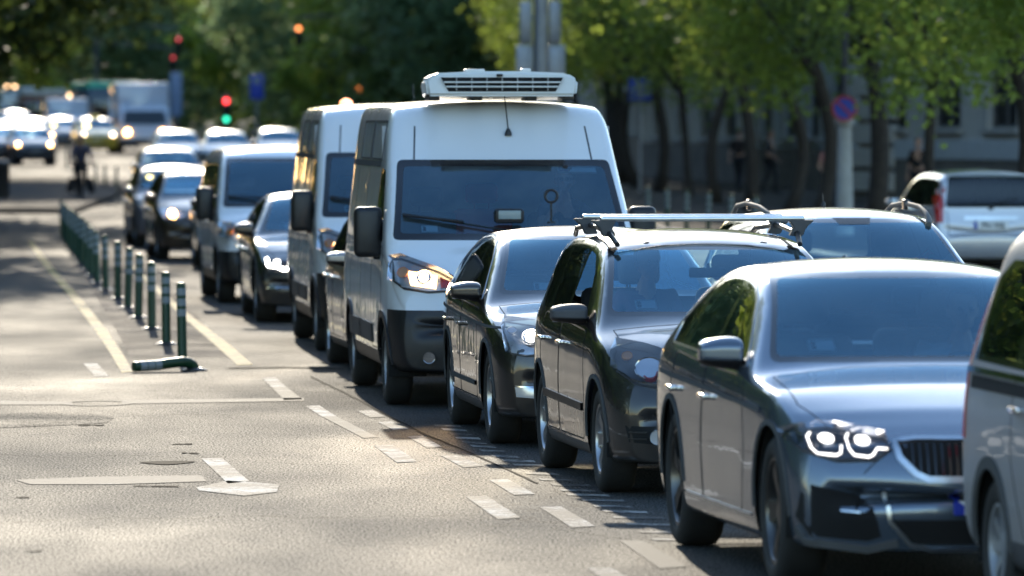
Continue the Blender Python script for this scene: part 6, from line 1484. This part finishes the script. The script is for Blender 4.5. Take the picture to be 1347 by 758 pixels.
dv = rider(van, .50, 1.50, 1.0, 'driver of the big van in glasses and dark shirt, one hand raised to the mouth', dict(SEATED, head=(.0, -.02, .80), wrist_r=(-.06, -.15, .66), elbow_r=(-.20, -.20, .38), wrist_l=(.20, -.42, .46), turn=-6), cloth_m('dark_shirt', (.03, .035, .05)), glasses=True, sleeves=False)
rider(carrier, -.37, 2.12, .58, 'person on the passenger side of the black estate car with short dark hair', dict(LAP, turn=18), cloth_m('plum_shirt', (.10, .05, .08)))
rider(carrier, .37, 2.12, .58, 'driver of the black estate car, hands on the wheel', SEATED, cloth_m('grey_shirt', (.10, .10, .11)))
rider(saloon, .38, 2.40, .50, 'driver of the blue-grey saloon in a pale shirt, hands on the wheel', SEATED, cloth_m('pale_shirt', (.35, .33, .32)))
rider(liftback, .38, 2.34, .52, 'driver of the dark brown liftback, mostly hidden behind the black estate car', SEATED, cloth_m('brown_shirt', (.12, .08, .06)))
rider(minibus, .48, 1.95, .80, 'driver of the white minibus, blurred behind the blue windscreen', SEATED, cloth_m('red_brown_shirt', (.20, .08, .06)), hair='hair')
rider(v2, .50, 1.66, .98, 'driver of the second white van in a pale shirt', SEATED, cloth_m('white_shirt', (.55, .56, .58)))
# things standing on the dashboard of the big van
def on_dash(nm, b, m, lab, cat, x, y, z): p, a = in_car(van, x, y, z); o = obj(nm, b, m); o.location = p; o.rotation_euler = (0, 0, a); return tag(o, lab, cat)
b = bmesh.new(); box(b, (0, 0, .05), (.24, .12, .12), .03, 3); o = on_dash('toll_terminal', b, M['black'], 'dark boxy device with pale screen on the dashboard of the big van', 'terminal', -.02, .80, 1.47)
b = bmesh.new(); box(b, (0, -.062, .06), (.18, .01, .07), .004); obj('screen', b, mat('device_screen', (.22, .27, .28), .3), o)
b = bmesh.new(); tube(b, [(.05 * cos(t * pi / 8), 0, .22 + .05 * sin(t * pi / 8)) for t in range(17)], .011, 8, False); tube(b, [(0, 0, 0), (0, 0, .17)], .008, 8); lathe(b, [(0, .035), (.015, .03)], 16, 'z'); o = on_dash('phone_holder', b, M['black'], 'round phone holder on a short stalk beside the van driver', 'phone holder', .32, .78, 1.46)
# people on the pavement
STAND = dict(pelvis=(0, 0, .95), chest=(0, .0, 1.30), neck=(0, .01, 1.47), head=(0, -.01, 1.62), elbow_l=(.24, .03, 1.14), elbow_r=(-.24, .03, 1.14), wrist_l=(.22, -.08, .92), wrist_r=(-.22, -.08, .92),
    knee_l=(.10, -.02, .50), knee_r=(-.10, -.02, .50), ankle_l=(.10, .02, .08), ankle_r=(-.10, .02, .08), toe_l=(.11, -.12, .04), toe_r=(-.11, -.12, .04))
WALK = dict(STAND, knee_l=(.09, -.16, .52), ankle_l=(.09, -.10, .10), toe_l=(.10, -.25, .06), knee_r=(-.09, .03, .50), ankle_r=(-.09, .24, .14), toe_r=(-.10, .14, .05), wrist_l=(.22, .16, .95), wrist_r=(-.22, -.22, .98))
person('woman in a pink top and dark trousers standing left of the no-parking sign post', None, AT(1091, 134, .13), radians(25), WALK, cloth_m('pink_top', (.45, .20, .20)), cloth_m('navy_trousers', (.02, .025, .04)), long_hair=True, sleeves=False)
person('person in black coat standing before the pale base of the corner building', None, AT(1208, 140, .13), radians(-30), STAND, cloth_m('black_coat', (.012, .012, .014)), cloth_m('black_trousers', (.012, .012, .014)))
person('dark-clothed person walking along the building left of the sign post tree', None, AT(1013, 168, .13), radians(70), WALK, cloth_m('charcoal_coat', (.02, .02, .025)), cloth_m('charcoal_trousers', (.015, .015, .02)))
person('dark-clothed person on the far right pavement between two leaning trees', None, AT(972, 172, .13), radians(160), WALK, cloth_m('dark_jacket', (.03, .02, .02)), cloth_m('dark_trousers', (.015, .015, .02)))
# cyclist with two pannier bags
c = G(107, 266); ca = radians(6); RIDE = dict(pelvis=(0, .22, .98), chest=(0, .0, 1.36), neck=(0, -.10, 1.52), head=(0, -.14, 1.66), elbow_l=(.27, -.20, 1.18), elbow_r=(-.27, -.20, 1.18), wrist_l=(.26, -.42, 1.06), wrist_r=(-.26, -.42, 1.06),
    knee_l=(.11, -.20, .80), knee_r=(-.11, -.10, .58), ankle_l=(.11, -.02, .44), ankle_r=(-.11, .08, .18), toe_l=(.12, -.15, .40), toe_r=(-.12, -.06, .15))
person('cyclist in a grey-violet top riding towards the camera beside the bollards', None, c, ca, RIDE, cloth_m('violet_grey_top', (.09, .085, .13)), cloth_m('black_shorts', (.012, .012, .014)))
r = empty('bicycle', 'bicycle ridden by the cyclist, carrying a dark bag on either side', 'bicycle', None, c, ca)
for y, nm in ((-.60, 'front_wheel'), (.50, 'rear_wheel')):
    b = bmesh.new(); ps = [(0, y + .33 * cos(2 * pi * k / 28), .35 + .33 * sin(2 * pi * k / 28)) for k in range(29)]; tube(b, ps, .018, 8, False)
    for k in range(12): tube(b, [(0, y, .35), (0, y + .32 * cos(pi * k / 6), .35 + .32 * sin(pi * k / 6))], .002, 4)
    tube(b, [(-.05, y, .35), (.05, y, .35)], .02, 8); obj('wheel', b, M['rubber'], r)
b = bmesh.new(); tube(b, [(0, -.42, .92), (0, -.02, .32), (0, .22, .88)], .018, 8); tube(b, [(0, -.40, .85), (0, .18, .80)], .018, 8); tube(b, [(0, -.02, .32), (0, .50, .35), (0, .20, .80)], .012, 8); tube(b, [(0, -.42, .98), (0, -.60, .35)], .016, 8); obj('frame', b, M['trim'], r)
b = bmesh.new(); tube(b, [(-.28, -.38, 1.02), (-.2, -.44, 1.05), (0, -.45, 1.03), (.2, -.44, 1.05), (.28, -.38, 1.02)], .014, 8); obj('handlebar', b, M['black'], r)
b = bmesh.new(); box(b, (0, .24, .92), (.15, .26, .06), .025); obj('saddle', b, M['black'], r)
for s, tx in ((-1, 'left'), (1, 'right')):
    b = bmesh.new(); box(b, (0, 0, 0), (.16, .36, .40), .05, 3)
    for v in b.verts: v.co.x *= 1.0 + .45 * (.2 - v.co.z)
    o = obj('pannier_bag', b, cloth_m('bag_cloth', (.015, .015, .018)) if s < 0 else bpy.data.materials['bag_cloth']); R_ = Matrix.Rotation(ca, 3, 'Z'); o.location = c + R_ @ Vector((s * .26, .45, .44)); o.rotation_euler = (0, radians(-s * 14), ca)
    tag(o, 'dark bag hanging on the ' + tx + ' side of the bicycle as seen in the photo', 'bag')
